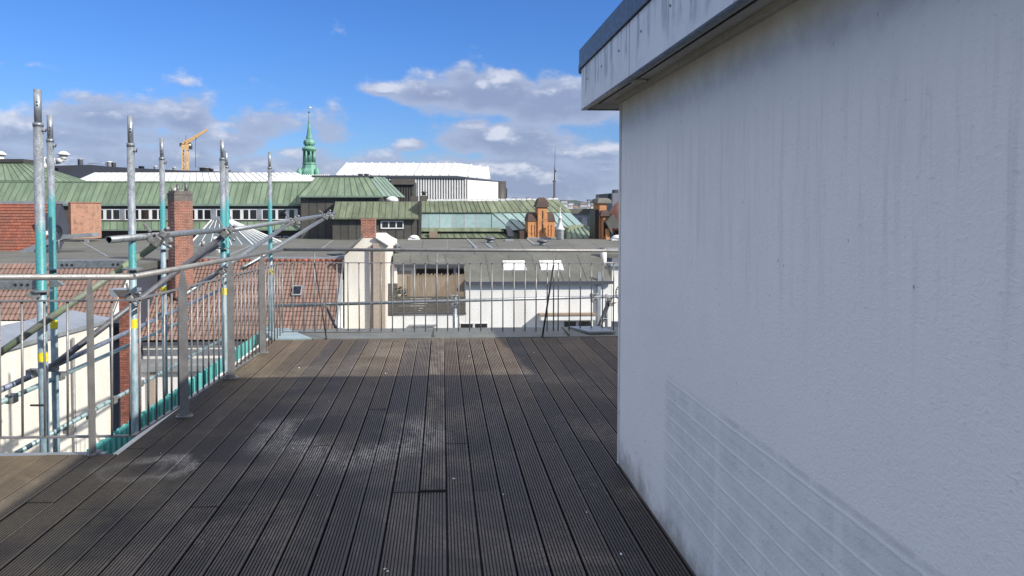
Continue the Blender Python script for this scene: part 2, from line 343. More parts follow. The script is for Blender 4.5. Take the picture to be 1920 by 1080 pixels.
def fascia_mat():
    m, t, b = base('streaked_fascia_sheet')
    co = t.n('ShaderNodeNewGeometry').outputs['Position']; s = t.n('ShaderNodeSeparateXYZ', i_0=co); z = s.outputs[2]
    st = t.noise(t.vm('MULTIPLY', co, (15, 15, 1.6)), 1.0, 5, .65); n = t.noise(co, 5, 5, .6)
    zz = t.m('MULTIPLY_ADD', t.m('SUBTRACT', n, .5), .3, z)
    col = t.mix(t.ss(n, .3, .7), (.68, .68, .67), (.60, .60, .60))
    f = t.m('MULTIPLY', t.ss(st, .48, .62), t.ss(zz, 2.22, 2.35))
    col = t.mix(t.m('MULTIPLY', f, .72), col, (.22, .25, .25))
    t.put(b.inputs['Base Color'], col); b.inputs['Roughness'].default_value = .5; b.inputs['Metallic'].default_value = .15
    return m
M['fascia'] = fascia_mat()
M['coping'] = mat('blue_grey_coping', (.10, .12, .145), (.08, .095, .115), 3, .45, .3)
M['soffit'] = mat('soffit_board', (.50, .48, .43), (.40, .38, .33), 2, .8)

# ------------------------------------------------------------------ mesh helpers
def wl(o):
    v = Vector((0, 0, 0))
    while o is not None: v += o.location; o = o.parent
    return v
class MB:
    def __init__(s): s.v = []; s.f = []; s.smooth = set(); s.tone = []
    def poly(s, pts): 
        i = len(s.v); s.v += [Vector(p) for p in pts]; s.f.append(tuple(range(i, i+len(pts)))); return s
    def box(s, a, b):
        x0, y0, z0 = [min(a[i], b[i]) for i in range(3)]; x1, y1, z1 = [max(a[i], b[i]) for i in range(3)]
        return s.hexa([(x0,y0,z0),(x1,y0,z0),(x1,y1,z0),(x0,y1,z0)], [(x0,y0,z1),(x1,y0,z1),(x1,y1,z1),(x0,y1,z1)])
    def hexa(s, lo, hi):
        n = len(lo); i = len(s.v); s.v += [Vector(p) for p in lo]+[Vector(p) for p in hi]
        s.f.append(tuple(i+n-1-k for k in range(n))); s.f.append(tuple(i+n+k for k in range(n)))
        for k in range(n): s.f.append((i+k, i+(k+1) % n, i+n+(k+1) % n, i+n+k))
        return s
    def prism(s, pts, ext):
        e = Vector(ext); pts = [Vector(p) for p in pts]
        nrm = Vector((0, 0, 0))
        for k in range(len(pts)): nrm += pts[k].cross(pts[(k+1) % len(pts)])
        if nrm.dot(e) < 0: pts = pts[::-1]
        return s.hexa(pts, [p+e for p in pts])
    def tube(s, p, q, r, r2=None, n=12, cap=True, hollow=False):
        p, q = Vector(p), Vector(q); r2 = r if r2 is None else r2
        d = (q-p).normalized(); a = d.cross(Vector((0, 0, 1)) if abs(d.z) < .9 else Vector((1, 0, 0))).normalized(); c = d.cross(a)
        i = len(s.v)
        for k in range(n):
            t = 2*math.pi*k/n; e = a*math.cos(t)+c*math.sin(t); s.v += [p+e*r, q+e*r2]
        for k in range(n):
            j = (k+1) % n; s.f.append((i+2*k, i+2*j, i+2*j+1, i+2*k+1)); s.smooth.add(len(s.f)-1)
        if hollow:
            h = len(s.v)
            for k in range(n):
                t = 2*math.pi*k/n; e = a*math.cos(t)+c*math.sin(t); s.v += [p+e*r*.86, p+e*r*.86+d*(r*6)]
            for k in range(n):
                j = (k+1) % n; s.f.append((i+2*k, h+2*k, h+2*j, i+2*j)); s.f.append((h+2*k, h+2*k+1, h+2*j+1, h+2*j))
            s.f.append(tuple(h+2*k+1 for k in range(n)))
        elif cap: s.f.append(tuple(i+2*k for k in range(n))[::-1])
        if cap: s.f.append(tuple(i+2*k+1 for k in range(n)))
        return s
    def path(s, pts, r, n=10):
        for a, b in zip(pts[:-1], pts[1:]): s.tube(a, b, r, n=n)
        for p in pts[1:-1]: s.ball(p, r, 8, 5)
        return s
    def lathe(s, c, prof, n=16, smooth=True, sx=1, sy=1, rot=0):
        c = Vector(c); i = len(s.v); m = len(prof)
        for r, z in prof:
            for k in range(n):
                t = 2*math.pi*k/n+rot; s.v.append(c+Vector((r*sx*math.cos(t), r*sy*math.sin(t), z)))
        for a in range(m-1):
            for k in range(n):
                j = (k+1) % n; s.f.append((i+a*n+k, i+a*n+j, i+(a+1)*n+j, i+(a+1)*n+k))
                if smooth: s.smooth.add(len(s.f)-1)
        s.f.append(tuple(i+k for k in range(n))[::-1]); s.f.append(tuple(i+(m-1)*n+k for k in range(n)))
        return s
    def ball(s, c, r, n=12, m=8, sz=1):
        prof = [(max(.0005, r*math.sin(math.pi*a/m)), -r*sz*math.cos(math.pi*a/m)) for a in range(m+1)]
        return s.lathe(c, prof, n)
    def bar(s, p, q, wd, ht, side=None):
        """rectangular bar from p to q; wd across 'side', ht across the other way"""
        p, q = Vector(p), Vector(q); d = (q-p).normalized()
        a = Vector(side).normalized() if side else d.cross(Vector((0, 0, 1)) if abs(d.z) < .9 else Vector((1, 0, 0))).normalized()
        a = (a-d*a.dot(d)).normalized(); c = a.cross(d)
        o = [a*(sx*wd/2)+c*(sy*ht/2) for sx, sy in ((-1, -1), (1, -1), (1, 1), (-1, 1))]
        return s.hexa([p+e for e in o], [q+e for e in o])
    def build(s, name, m, parent=None, bevel=0, origin=None):
        me = bpy.data.meshes.new(name); off = wl(parent) if parent else Vector((0, 0, 0))
        loc = Vector((0, 0, 0))
        if origin is not None: loc = Vector(origin)-off; off = Vector(origin)
        me.from_pydata([v-off for v in s.v], [], s.f)
        for i in s.smooth: me.polygons[i].use_smooth = True
        me.materials.append(M[m] if isinstance(m, str) else m)
        if s.tone:
            ca = me.color_attributes.new('tone', 'FLOAT_COLOR', 'CORNER'); li = 0; data = []
            for p in me.polygons: 
                for _ in range(p.loop_total): data += [s.tone[p.index]]*3+[1]
            ca.data.foreach_set('color', data)
        me.update()
        o = bpy.data.objects.new(name, me); o.location = loc
        if parent: o.parent = parent
        COL.objects.link(o)
        if bevel:
            md = o.modifiers.new('edge', 'BEVEL'); md.width = bevel; md.segments = 2; md.limit_method = 'ANGLE'
        return o
def tag(o, label=None, cat=None, group=None, kind=None):
    if label: o['label'] = label
    if cat: o['category'] = cat
    if group: o['group'] = group
    if kind: o['kind'] = kind
    return o
def thing(name, loc, label, cat, group=None):
    o = bpy.data.objects.new(name, None); o.location = loc; o.empty_display_size = .3; COL.objects.link(o)
    return tag(o, label, cat, group)
def copy_tree(o, parent=None):
    c = o.copy(); COL.objects.link(c)
    if parent: c.parent = parent
    for ch in o.children: copy_tree(ch, c)
    return c
BACK = Vector((0, 1, 0))
def slab(name, m, parent, pxs, Y, depth):
    """front outline given in picture coordinates on the vertical plane y=Y, real depth behind it"""
    return MB().prism([P(a, b, Y) for a, b in pxs], (0, depth, 0)).build(name, m, parent)
def rect(name, m, parent, x0, y0, x1, y1, Y, depth):
    return slab(name, m, parent, [(x0, y0), (x1, y0), (x1, y1), (x0, y1)], Y, depth)
def panels(parent, A, B, C, D, n, m, seam='seam', name='roof_panel', th=.06, rib=.035, ribw=.04, skip=(), xs=None):
    """a sheet A-B (foot) C-D (head, C above B) split in n standing-seam panels, each an object with its rib"""
    A, B, C, D = map(Vector, (A, B, C, D)); nrm = (B-A).cross(D-A).normalized()
    if nrm.y > 0: nrm = -nrm
    for i in range(n):
        if i in skip: continue
        t0, t1 = (i/n, (i+1)/n) if xs is None else (xs[i], xs[i+1])
        a, b, c, d = A.lerp(B, t0), A.lerp(B, t1), D.lerp(C, t1), D.lerp(C, t0)
        g = (b-a).normalized()*.008
        mb = MB(); mb.hexa([a+g-nrm*th, b-g-nrm*th, c-g-nrm*th, d+g-nrm*th], [a+g, b-g, c-g, d+g])
        p = mb.build(name, m, parent)
        if rib:
            r = MB().bar(a+nrm*rib*.5, d+nrm*rib*.5, ribw, rib, (b-a)); r.build('seam', seam, p)
def tiles(name, m, parent, A, B, C, D, tw, th, prof='pan', lift=.035, kind='stuff'):
    """roof covering A-B (eave) D-C (ridge): every tile its own little curved piece, joined in one mesh"""
    A, B, C, D = map(Vector, (A, B, C, D)); nc = max(1, round((B-A).length/tw)); nr = max(1, round((D-A).length/th))
    nrm = (B-A).cross(D-A).normalized(); nrm = -nrm if nrm.z < 0 else nrm
    mb = MB(); sh = [(0, .0), (.18, .030), (.42, .045), (.62, .022), (.82, .0), (1.0, .0)] if prof == 'pan' else [(0.03, 0), (.97, 0)]
    for j in range(nr):
        v0, v1 = j/nr, (j+1)/nr+.15/nr
        off = .5 if (prof != 'pan' and j % 2) else 0
        for i in range(nc+(1 if off else 0)):
            tone = random.random(); k = .006*random.random()
            row = []
            for u, h in sh:
                uu = min(1, max(0, (i+u-off)/nc))
                lo_ = A.lerp(B, uu).lerp(D.lerp(C, uu), v0)+nrm*(h+lift+k); hi_ = A.lerp(B, uu).lerp(D.lerp(C, uu), min(1, v1))+nrm*(h+k)
                row.append((lo_-nrm*(lift*.9), lo_, hi_))
            i0 = len(mb.v)
            for r3 in row: mb.v += list(r3)
            for q in range(len(row)-1):
                a = i0+3*q; mb.f.append((a, a+3, a+4, a+1)); mb.f.append((a+1, a+4, a+5, a+2)); mb.tone += [tone, tone]
    o = mb.build(name, m, parent); o['kind'] = kind; return o
def brick_stack(parent, x0, x1, y0, y1, z0, z1, name='brick', bl=.22, bh=.068, gap=.011):
    """bricks laid one by one round a mortar core; all share three meshes"""
    meshes = []
    for L in (bl, bl/2):
        me = bpy.data.meshes.new('brick'); b = MB().box((-L/2, -.05, 0), (L/2, .05, bh))
        me.from_pydata(b.v, [], b.f); me.materials.append(M['brick_piece']); meshes.append(me)
    off = wl(parent); n = 0; z = z0; row = 0
    while z+bh < z1:
        x = x0; first = row % 2
        while x < x1-.03:
            half = (first or x+bl > x1+.01); first = False
            L = bl/2 if half else bl
            o = bpy.data.objects.new(name, meshes[1 if half else 0]); COL.objects.link(o); o.parent = parent
            o.location = Vector((x+L/2, y0+.05+random.uniform(-.004, .004), z))-off; x += L+gap; n += 1
        z += bh+gap; row += 1
    return n
# ================================================================== LARGE STRUCTURE
gm = MB().poly([(-9000, -2000, -20), (9000, -2000, -20), (9000, 9000, -20), (-9000, 9000, -20)])
tag(gm.build('ground', 'ground'), kind='structure')
# wooded ridge on the skyline
hm = MB(); pts = []
nx = 160
for i in range(nx+1):
    a = -1.15+2.3*i/nx; d = 4200
    h = 44+13*math.sin(i*.35)+7*math.sin(i*1.3+1)+random.uniform(-4, 4)
    pts.append((Vector((d*math.sin(a), d*math.cos(a), -20)), h))
for k in range(nx):
    (p, h), (q, g) = pts[k], pts[k+1]
    bk = Vector((0, 500, 0))
    hm.poly([p, q, q+Vector((0, 120, g)), p+Vector((0, 120, h))]); hm.poly([p+Vector((0, 120, h)), q+Vector((0, 120, g)), q+bk, p+bk])
tag(hm.build('hills', 'hill'), kind='structure')

# ---- the building that carries the terrace
own = thing('terrace_building', (0, 2, -20), 'white rendered building carrying the roof terrace at our feet', 'building')
MB().prism([(-9, 4.78, -20), (-2.10, 4.78, -20), (-2.10, 9.42, -20), (9, 9.42, -20), (9, -6, -20), (-9, -6, -20)], (0, 0, 19.93)).build('wall', 'white_wall', own)
MB().box((-2.125, 4.72, -.10), (-2.085, 9.40, -.012)).build('edge_flashing', 'white_paint', own)
MB().box((-9, 4.80, -.10), (-2.18, 4.86, -.012)).build('edge_flashing', 'zinc', own)
MB().hexa([(-1.55, 8.88, -.09), (4, 8.88, -.09), (4, 9.45, -.09), (-1.95, 9.45, -.09)], [(-1.55, 8.88, .004), (4, 8.88, .004), (4, 9.45, .028), (-1.95, 9.45, .028)]).build('parapet_sheet', 'kerb', own, .004)
for xx in (-.1, 1.55): MB().box((xx, 8.885, .004), (xx+.012, 9.44, .034)).build('sheet_joint', 'seam', own)
MB().hexa([(-2.02, 8.88, -.06), (-1.56, 8.88, -.06), (-1.96, 9.45, -.06), (-2.30, 9.45, -.06)], [(-2.02, 8.88, .008), (-1.56, 8.88, .008), (-1.96, 9.45, .04), (-2.30, 9.45, .04)]).build('corner_sheet', 'pale_sheet', own)
MB().hexa([(1.82, 8.98, .02), (2.15, 8.98, .02), (2.02, 9.36, .02), (1.62, 9.36, .02)], [(1.82, 8.98, .045), (2.15, 8.98, .045), (2.02, 9.36, .05), (1.62, 9.36, .05)]).build('loose_sheet', 'zinc', own)

# ---- decking: every board is a grooved piece of its own
deck = thing('terrace_deck', (0, 4, 0), 'dark grooved timber terrace boards running towards the far railing', 'decking')
del deck['category']; deck['kind'] = 'structure'
MB().prism([(-8.9, 4.76, -.065), (-2.1, 4.76, -.065), (-2.1, 8.8, -.065), (5, 8.8, -.065), (5, -3, -.065), (-8.9, -3, -.065)], (0, 0, .012)).build('deck_underlay', 'black', deck)
prof = []
BW = .1395; NG = 9; gw = .0062; gd = .0075
pitch = BW/NG
for g in range(NG):
    x = g*pitch
    if g == 0: prof += [(0, -.003), (.002, 0)]
    prof += [(x+(pitch-gw if g < NG-1 else pitch-.002), 0)]
    if g < NG-1: prof += [(x+pitch-gw+.0008, -gd), (x+pitch-.0008, -gd), (x+pitch, 0)]
prof += [(BW, -.003)]
board_cache = {}
def board(x, y0, y1, dz=0.0, tilt=0.0, yaw=0.0):
    L = round(y1-y0, 3); key = L
    if key not in board_cache:
        b = MB(); n = len(prof)
        for yy in (0, L):
            for px, pz in prof: b.v.append(Vector((px-BW/2, yy, pz)))
            b.v += [Vector((BW/2, yy, -.025)), Vector((-BW/2, yy, -.025))]
        k = n+2
        for i in range(k):
            j = (i+1) % k; b.f.append((i, j, k+j, k+i))
        b.f.append(tuple(range(k))[::-1]); b.f.append(tuple(range(k, 2*k)))
        me = bpy.data.meshes.new('deck_board'); me.from_pydata(b.v, [], [f[::-1] if q < k else f for q, f in enumerate(b.f)])
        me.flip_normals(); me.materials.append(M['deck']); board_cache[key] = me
    o = bpy.data.objects.new('deck_board', board_cache[key]); COL.objects.link(o); o.parent = deck
    o.location = Vector((x, y0, -.012+.012+dz))-deck.location; o.rotation_euler = (0, tilt, yaw)
rb = random.Random(4)
for k in range(-44, 20):
    xc = .025+.15*k+.075
    j = lambda: (rb.uniform(-.0022, .0022), rb.uniform(-.010, .010), rb.uniform(-.0007, .0007))
    if xc < -2.08:
        for a, b_ in ((4.0, 4.77), (.6, 3.995)) if k % 2 else ((3.1, 4.77), (-.8, 3.095)): board(xc, a, b_, *j())
        continue
    raised = (k == -1)
    jt = 4.05 if k in (-1, 1, 3) or rb.random() < .30 else rb.choice((4.88, 4.88, 5.75))
    if -14 < k < -8: jt = rb.choice((4.88, 4.6, 3.9))
    dz, ti, ya = j()
    if raised: dz, ti = .011, .012
    board(xc, jt, 8.84, dz, ti, ya)
    dz, ti, ya = j(); board(xc, jt-3.9, jt-.006, dz if not raised else -.003, ti, ya)

lt_ = random.Random(5); gb_ = MB()
for i in range(16):
    x_, y_ = lt_.uniform(-2.0, 1.05), lt_.uniform(3.1, 8.6); a_ = lt_.uniform(0, 3.1); w_ = lt_.uniform(.002, .005); l_ = w_*lt_.uniform(1, 2.5)
    e = Vector((math.cos(a_), math.sin(a_), 0))*l_; f = Vector((-math.sin(a_), math.cos(a_), 0))*w_; c = Vector((x_, y_, .0035))
    gb_.hexa([c-e-f, c+e-f, c+e+f, c-e+f], [c-e*.6-f*.5+Vector((0, 0, .005)), c+e*.6-f*.5+Vector((0, 0, .004)), c+e*.5+f*.6+Vector((0, 0, .005)), c-e*.6+f*.5+Vector((0, 0, .004))])
tag(gb_.build('grit', 'white_wall'), 'pale grit and plaster crumbs scattered over the deck boards', 'grit', kind='stuff')
# ---- penthouse on the right
WX, WY = 1.09, 4.46
pent = thing('penthouse', (4, 1, 0), 'white rendered roof-top penthouse with metal eaves on the right', 'building')
MB().prism([(WX, WY, -.05), (8.5, WY, -.05), (8.5, -5, -.05), (WX, -5, -.05)], (0, 0, 2.29)).build('wall', 'plaster', pent)
MB().box((WX-.006, WY-.03, -.01), (WX+.02, WY+.004, 2.235)).build('corner_bead', 'white_wall', pent)
OX, OY = .885, 4.66
MB().box((OX+.03, -5, 2.232), (8.6, OY-.03, 2.30)).build('soffit', 'soffit', pent)
MB().box((OX+.10, -5, 2.226), (OX+.104, OY-.06, 2.233)).build('soffit_joint', 'black', pent)
MB().box((WX-.035, -5, 2.212), (WX-.002, WY-.002, 2.231)).build('soffit_trim', 'soffit', pent)
MB().box((OX+.012, -5, 2.224), (OX+.045, OY-.012, 2.231)).build('eaves_gap', 'black', pent)
ys = [OY, 3.46, 2.21, .96, -.29, -1.54, -2.8, -5]
for a, b_ in zip(ys[:-1], ys[1:]):
    p = MB().box((OX, b_+.005, 2.20), (OX+.012, a-.005, 2.452)).build('fascia_panel', 'fascia', pent)
    n = max(1, round((a-b_)/.42))
    for q in range(n):
        yy = a-(q+.5)*(a-b_)/n; zz = 2.36
        MB().tube((OX+.001, yy, zz), (OX-.004, yy, zz), .006, n=8).build('rivet', 'galv', p)
MB().box((OX+.014, OY-.014, 2.20), (8.6, OY-.002, 2.452)).build('fascia_panel', 'fascia', pent)
MB().box((OX+.002, -5, 2.194), (OX+.030, OY, 2.1995)).build('fascia_lip', 'coping', pent)
MB().box((OX+.034, OY-.03, 2.194), (8.6, OY, 2.1995)).build('fascia_lip', 'coping', pent)
for a, b_ in zip([OY+.01, 3.9, 1.9, -.1, -2.2], [3.9, 1.9, -.1, -2.2, -5]):
    MB().box((OX-.012, b_+.002, 2.458), (8.62, a-.002, 2.575)).build('coping', 'coping', pent)
MB().box((OX+.004, -5, 2.452), (8.6, OY-.004, 2.458)).build('drip_gap', 'black', pent)
MB().lathe((OX+.008, OY+.012, 2.452), [(.012, -.025), (.022, -.02), (.024, .0), (.022, .035), (.012, .04)], 14).build('gutter_end', 'coping', pent)
lt = PZ(1208, 150, 2.232)
lamp = MB().lathe((1.008, lt.y, 2.2315), [(.030, 0), (.046, 0), (.046, -.006), (.040, -.010), (.030, -.010)][::-1], 20).build('soffit_vent', 'soffit', pent)
MB().lathe((1.008, lt.y, 2.2300), [(.001, 0), (.029, 0), (.029, -.003), (.001, -.003)][::-1], 20).build('opening', 'black', lamp)
MB().hexa([(4.06, WY+.01, -.05), (8.5, WY+.01, -.05), (8.5, 7.6, -.05), (3.72, 7.6, -.05)], [(4.06, WY+.01, 2.57), (8.5, WY+.01, 2.57), (8.5, 7.6, 2.57), (3.72, 7.6, 2.57)]).build('hidden_shade_block', 'plaster', pent)  # unseen block, added and slanted to shape the shadow on the far deck

# ================================================================== RAILINGS
def railing(label, H0, H1, U0, U1, B0, B1, bars, posts=(), mull=(), side=(1, 0, 0)):
    H0, H1, U0, U1, B0, B1 = map(Vector, (H0, H1, U0, U1, B0, B1))
    t = thing('railing', (B0+B1)/2*Vector((1, 1, 0)) if False else Vector(((B0.x+B1.x)/2, (B0.y+B1.y)/2, 0)), label, 'railing', 'metal bar railings round the terrace')
    d = (H1-H0).normalized()
    MB().tube(H0-d*.004, H1+d*.004, .0205, n=16).build('handrail', 'rail', t)
    MB().bar(U0, U1, .030, .010, Vector((d.y, -d.x, 0))).build('top_rail', 'rail', t)
    MB().bar(B0, B1, .030, .010, Vector((d.y, -d.x, 0))).build('bottom_rail', 'rail', t)
    for f in bars:
        a, b_ = U0.lerp(U1, f), B0.lerp(B1, f)
        q = MB().tube(b_+Vector((0, 0, .004)), a-Vector((0, 0, .016)), .0078, n=8).build('bar', 'rail', t)
        MB().tube(a-Vector((0, 0, .016)), a-Vector((0, 0, .004)), .0085, n=8).build('joint', 'black', q)
    for f in mull:
        a, b_ = H0.lerp(H1, f), B0.lerp(B1, f)
        MB().tube((b_.x, b_.y, .018), a, .0085, n=8).build('mullion', 'rail', t)
    for (x, y, ztop, wv) in posts:
        wv = Vector(wv); hw = wv.length; e = wv.normalized(); tk = Vector((-e.y, e.x, 0))*.006
        c = Vector((x, y, 0)); out = []
        for s_, z in ((-hw, .004), (hw, .004), (hw, ztop-.13), (.012, ztop-.012), (-.012, ztop-.012), (-hw, ztop-.13)): out.append(c+e*s_+Vector((0, 0, z))-tk)
        po = MB().prism(out, tk*2).build('post', 'rail', t)
        bp = MB().prism([c+e*(.075*math.cos(a_))+tk.normalized()*(.045*math.sin(a_))+Vector((0, 0, .0015)) for a_ in [math.pi*(.25+.5*i)+d_ for i in range(4) for d_ in (-.15, .15)]], (0, 0, .008)).build('base_plate', 'rail', po)
        for s_ in (-.045, .045): 
            MB().lathe(c+e*s_+tk.normalized()*.022+Vector((0, 0, .009)), [(.010, 0), (.010, .007), (.004, .010)], 8).build('bolt', 'galv', po)
    return t
cH = P(250, 519, 4.83); cU = P(250, 563, 4.83); cB = P(250, 817, 4.83)
L = Vector((-8.0, 4.83, 0))
def at_z(v, x): return Vector((x, v.y, v.z))
fx = [-6.10+.1462*i for i in range(0, 40)]
span = lambda x: (x+8.0)/(cB.x+8.0)
xs_front = [P(q, 700, 4.83).x for q in (242, 208, 125, 82, 40, -2, -44, -86)]
railing('grey bar railing at the left, lower-left stretch over the notch in the deck', at_z(cH, -8), cH, at_z(cU, -8), cU, at_z(cB, -8), cB,
        [span(x) for x in xs_front], posts=[(P(168, 700, 4.76).x, 4.78, cH.z, (.0, .036, 0))])
fH = P(530, 468, 9.22); fU = P(522, 492.5, 9.22); fB = P(522, 632, 9.22)
fU.x = fB.x = fH.x
nb = 31
side_posts = []
for (qx, qy, Yp) in ((330, 782, 5.55), (427, 710, 6.79), (497, 662, 7.99)):
    b_ = PZ(qx, qy, 0); tt = (b_.y-cH.y)/(fH.y-cH.y); side_posts.append((cH.x+.045, b_.y, cH.z+(fH.z-cH.z)*tt, (.031, .005, 0)))
railing('grey bar railing along the left edge of the deck beside the scaffold', cH, fH, cU, fU, cB, fB, [(i+.7)/nb for i in range(nb)], posts=side_posts)
eH = P(1290, 470.5, 9.22); eU = P(1290, 493.5, 9.22); eB = P(1290, 621, 9.22); fB2 = P(530, 622, 9.22); fB2.x = fH.x; eU.x = eB.x = eH.x
fracx = lambda px: (P(px, 540, 9.22).x-fH.x)/(eH.x-fH.x)
railing('grey bar railing across the far end of the deck', fH, eH, fU, eU, fB2, eB,
        [fracx(818.5+20.75*i) for i in range(-13, 22) if i not in (-11, 0)]+[], mull=[fracx(590), fracx(819), fracx(1038)])
for nm, a, b_, lb in (('a', (590, 495, 9.2), (612, 641, 8.87), 'thin dark stay rod at the left of the far railing'), ('b', (1038, 497, 9.2), (1017, 636, 8.87), 'thin dark stay rod at the right of the far railing')):
    A_, B_ = P(*a), P(*b_); B_.z = .006
    tag(MB().tube(A_, B_, .0115 if nm == 'b' else .0075, n=8).ball(B_, .014).build('stay_rod', 'dark_tube'), lb, 'rod')

# ================================================================== SCAFFOLD beside the left railing
sc = thing('scaffold', (-2.6, 7, -1.8), 'galvanised tube scaffold with teal painted uprights outside the left railing', 'scaffolding')
ups = [(76, 450, 5.30, .0325, .0245, 168, 232, 545, 418, 552, 668), (98, 450, 5.9, .0262, .0215, 216, 262, 505, 362, 600, 607), (247, 400, 5.25, .0250, .019, 218, 270, 504, 440, 506, 606),
       (305, 400, 7.4, .0255, .0185, 259, 296, 467, 372, 442, 543), (417.5, 350, 7.2, .0262, .019, 263, 297, 466, 385, 478, 546), (425, 350, 8.5, .0247, .018, 283, 312, 0, 368, 520, 0),
       (506, 350, 9.3, .0250, .018, 285, 314, 0, 372, 485, 509)]
for (px, py, Y, r, r2, top, brk, disc, hi, lo_, tape) in ups:
    X = P(px, py, Y).x; zz = lambda q: P(px, q, Y).z
    u = MB().tube((X, Y, -1.8), (X, Y, zz(brk)), r, n=20).build('upright_tube', 'pole', sc)
    s2 = MB().tube((X, Y, zz(brk)), (X, Y, zz(top)), r2, n=18).build('spigot', 'pole', u)
    MB().tube((X, Y, zz(brk)-.02), (X, Y, zz(brk)+.006), r*1.07, n=18).build('collar', 'galv', u)
    for hy in (top+24, top+30):
        MB().tube((X+r2*.35, Y-r2*1.02, zz(hy)), (X+r2*.35, Y-r2*.80, zz(hy)), .0055, n=8).build('hole', 'black', s2)
    for o in (u, s2): o.color = ((zz(hi)+1)/4, (zz(lo_)+1)/4, 0, 1)
    MB().path([(X+r*.9, Y-.01, zz(brk)-.05), (X+r*1.7, Y-.012, zz(brk)-.055), (X+r*2.0, Y-.012, zz(brk)-.03)], .005, 8).build('locking_pin', 'galv_dark', u)
    if disc:
        MB().lathe((X, Y, zz(disc)), [(r, -.005), (.062 if Y > 5.3 else .070, -.005), (.062 if Y > 5.3 else .070, .005), (r, .005)], 20, False).build('rosette', 'galv', u)
    if tape:
        MB().tube((X, Y, zz(tape)-.035), (X, Y, zz(tape)+.03), r*1.03, n=20, cap=False).build('yellow_tape', 'yellow', u)
    for dz in (-.5, -1.1):
        MB().lathe((X, Y, dz), [(r, -.005), (.06, -.005), (.06, .005), (r, .005)], 16, False).build('rosette', 'galv', u)
def T(name, a, b_, r, m, hollow=False): return MB().tube(P(*a), P(*b_), r, n=16, hollow=hollow).build(name, m, sc)
T('horizontal_tube', (203, 450, 4.86), (428, 430, 7.25), .0242, 'galv', True)
T('horizontal_tube', (412, 434.5, 7.12), (626, 401, 11.2), .0242, 'galv')
T('brace_tube', (-60, 703, 4.90), (297, 456, 5.5), .0242, 'green_tube')
T('brace_tube', (94, 690, 5.5), (425, 437, 7.2), .0242, 'galv_dark')
T('brace_tube', (335, 560, 6.6), (550, 414, 9.25), .0242, 'galv')
T('brace_tube', (455, 503, 8.3), (612, 407, 10.7), .0242, 'galv')
T('brace_tube', (300, 530, 6.6), (422, 452, 7.4), .0222, 'galv_dark')
def TX(name, p, q, X, r, m):
    return MB().tube(PX(p[0], p[1], X), PX(q[0], q[1], X), r, n=14).build(name, m, sc)
TX('guard_tube', (-150, 800), (415, 543), -3.0, .0215, 'blue_tube')
TX('guard_tube', (-150, 822), (352, 598), -3.05, .0185, 'teal_tube')
TX('guard_tube', (30, 850), (420, 634), -3.0, .0185, 'teal_tube')
for px, py, X in ((100, 688, -3.0), (112, 705, -3.04), (22, 747, -3.04), (128, 804, -2.99), (171, 778, -2.99), (212, 750, -2.99), (262, 719, -2.99), (60, 700, -3.0), (311, 614, -3.04), (300, 592, -2.98), (250, 648, -3.0)):
    c = PX(px, py, X); k = MB().box(c-Vector((.03, .035, .032)), c+Vector((.03, .035, .032))).build('clamp', 'coupler', sc, .006)
    MB().tube(c+Vector((.02, -.03, .02)), c+Vector((.03, -.075, .045)), .007, n=8).build('bolt', 'galv', k)
MB().tube(PX(58, 760, -2.9), PX(84, 760, -2.62), .0075, n=8).build('handle_rod', 'black', sc)
def coupler(px, py, Y, k=1.0, rz=0.0):
    """right-angle scaffold coupler: two hinged half shells, flaps, bolts and nuts"""
    c = P(px, py, Y); rot = Matrix.Rotation(rz, 3, 'Y')
    def bx(mb, cx, cz, w_, h_, d_=.05, y=0.0, a=0.0):
        r2 = rot @ Matrix.Rotation(a, 3, 'Y')
        o = [Vector((sx*w_/2, 0, sz*h_/2))*k for sx, sz in ((-1, -1), (1, -1), (1, 1), (-1, 1))]
        b0 = [c+rot@(Vector((cx, 0, cz))*k)+r2@v+Vector((0, y-d_/2, 0))*k for v in o]
        mb.hexa(b0, [v+Vector((0, d_*k, 0)) for v in b0]); return mb
    g = bx(MB(), -.005, 0, .085, .075, .085, -.03, .6).build('coupler', 'coupler', sc, .008)
    bx(bx(MB(), .055, .045, .05, .045, .06, -.035, .6), .085, -.005, .045, .035, .05, -.03, -.3).build('flap', 'coupler', g, .004)
    bx(MB(), -.06, .085, .018, .075, .02, -.045, -.65).build('flap', 'rail', g, .003)
    for hx, hz in ((-.025, -.035), (.0, .03)):
        h = c+rot@(Vector((hx, 0, hz))*k)+Vector((0, -.075, 0))*k
        MB().tube(h, h+Vector((0, .01, 0)), .011*k, n=8).build('bolt_hole', 'black', g)
    for (ax, az, bx_, bz) in ((.03, .06, .10, .085), (.05, -.03, .115, -.055)):
        a = c+rot@(Vector((ax, 0, az))*k)+Vector((0, -.05, 0)); b2 = c+rot@(Vector((bx_, 0, bz))*k)+Vector((0, -.055, 0))
        MB().tube(a, b2, .008*k, n=8).tube(a.lerp(b2, .6), a.lerp(b2, .9), .016*k, n=6).build('bolt', 'galv', g)
coupler(297, 449, 5.42, 1.0); coupler(424, 436, 7.1, 1.0, .2); coupler(547, 416, 9.2, 1.0, .1); coupler(612, 406, 10.6, .9, -.2); coupler(418, 508, 7.05, .8, .3); coupler(247, 556, 5.2, .7, .4)
def holed_beam(x0, x1, y0, y1, Y, holes):
    b_ = MB().box(P(x0, y0, Y), P(x1, y1, Y)+Vector((0, .05, 0))).build('deck_beam', 'galv', sc, .004)
    for h, v in holes:
        c = P(h, v, Y); MB().tube(c+Vector((0, -.003, 0)), c+Vector((0, .006, 0)), .0105, n=12).build('hole', 'black', b_)
holed_beam(-60, 63, 526.5, 543, 5.31, [(29, 534), (40.5, 534), (52, 534)])
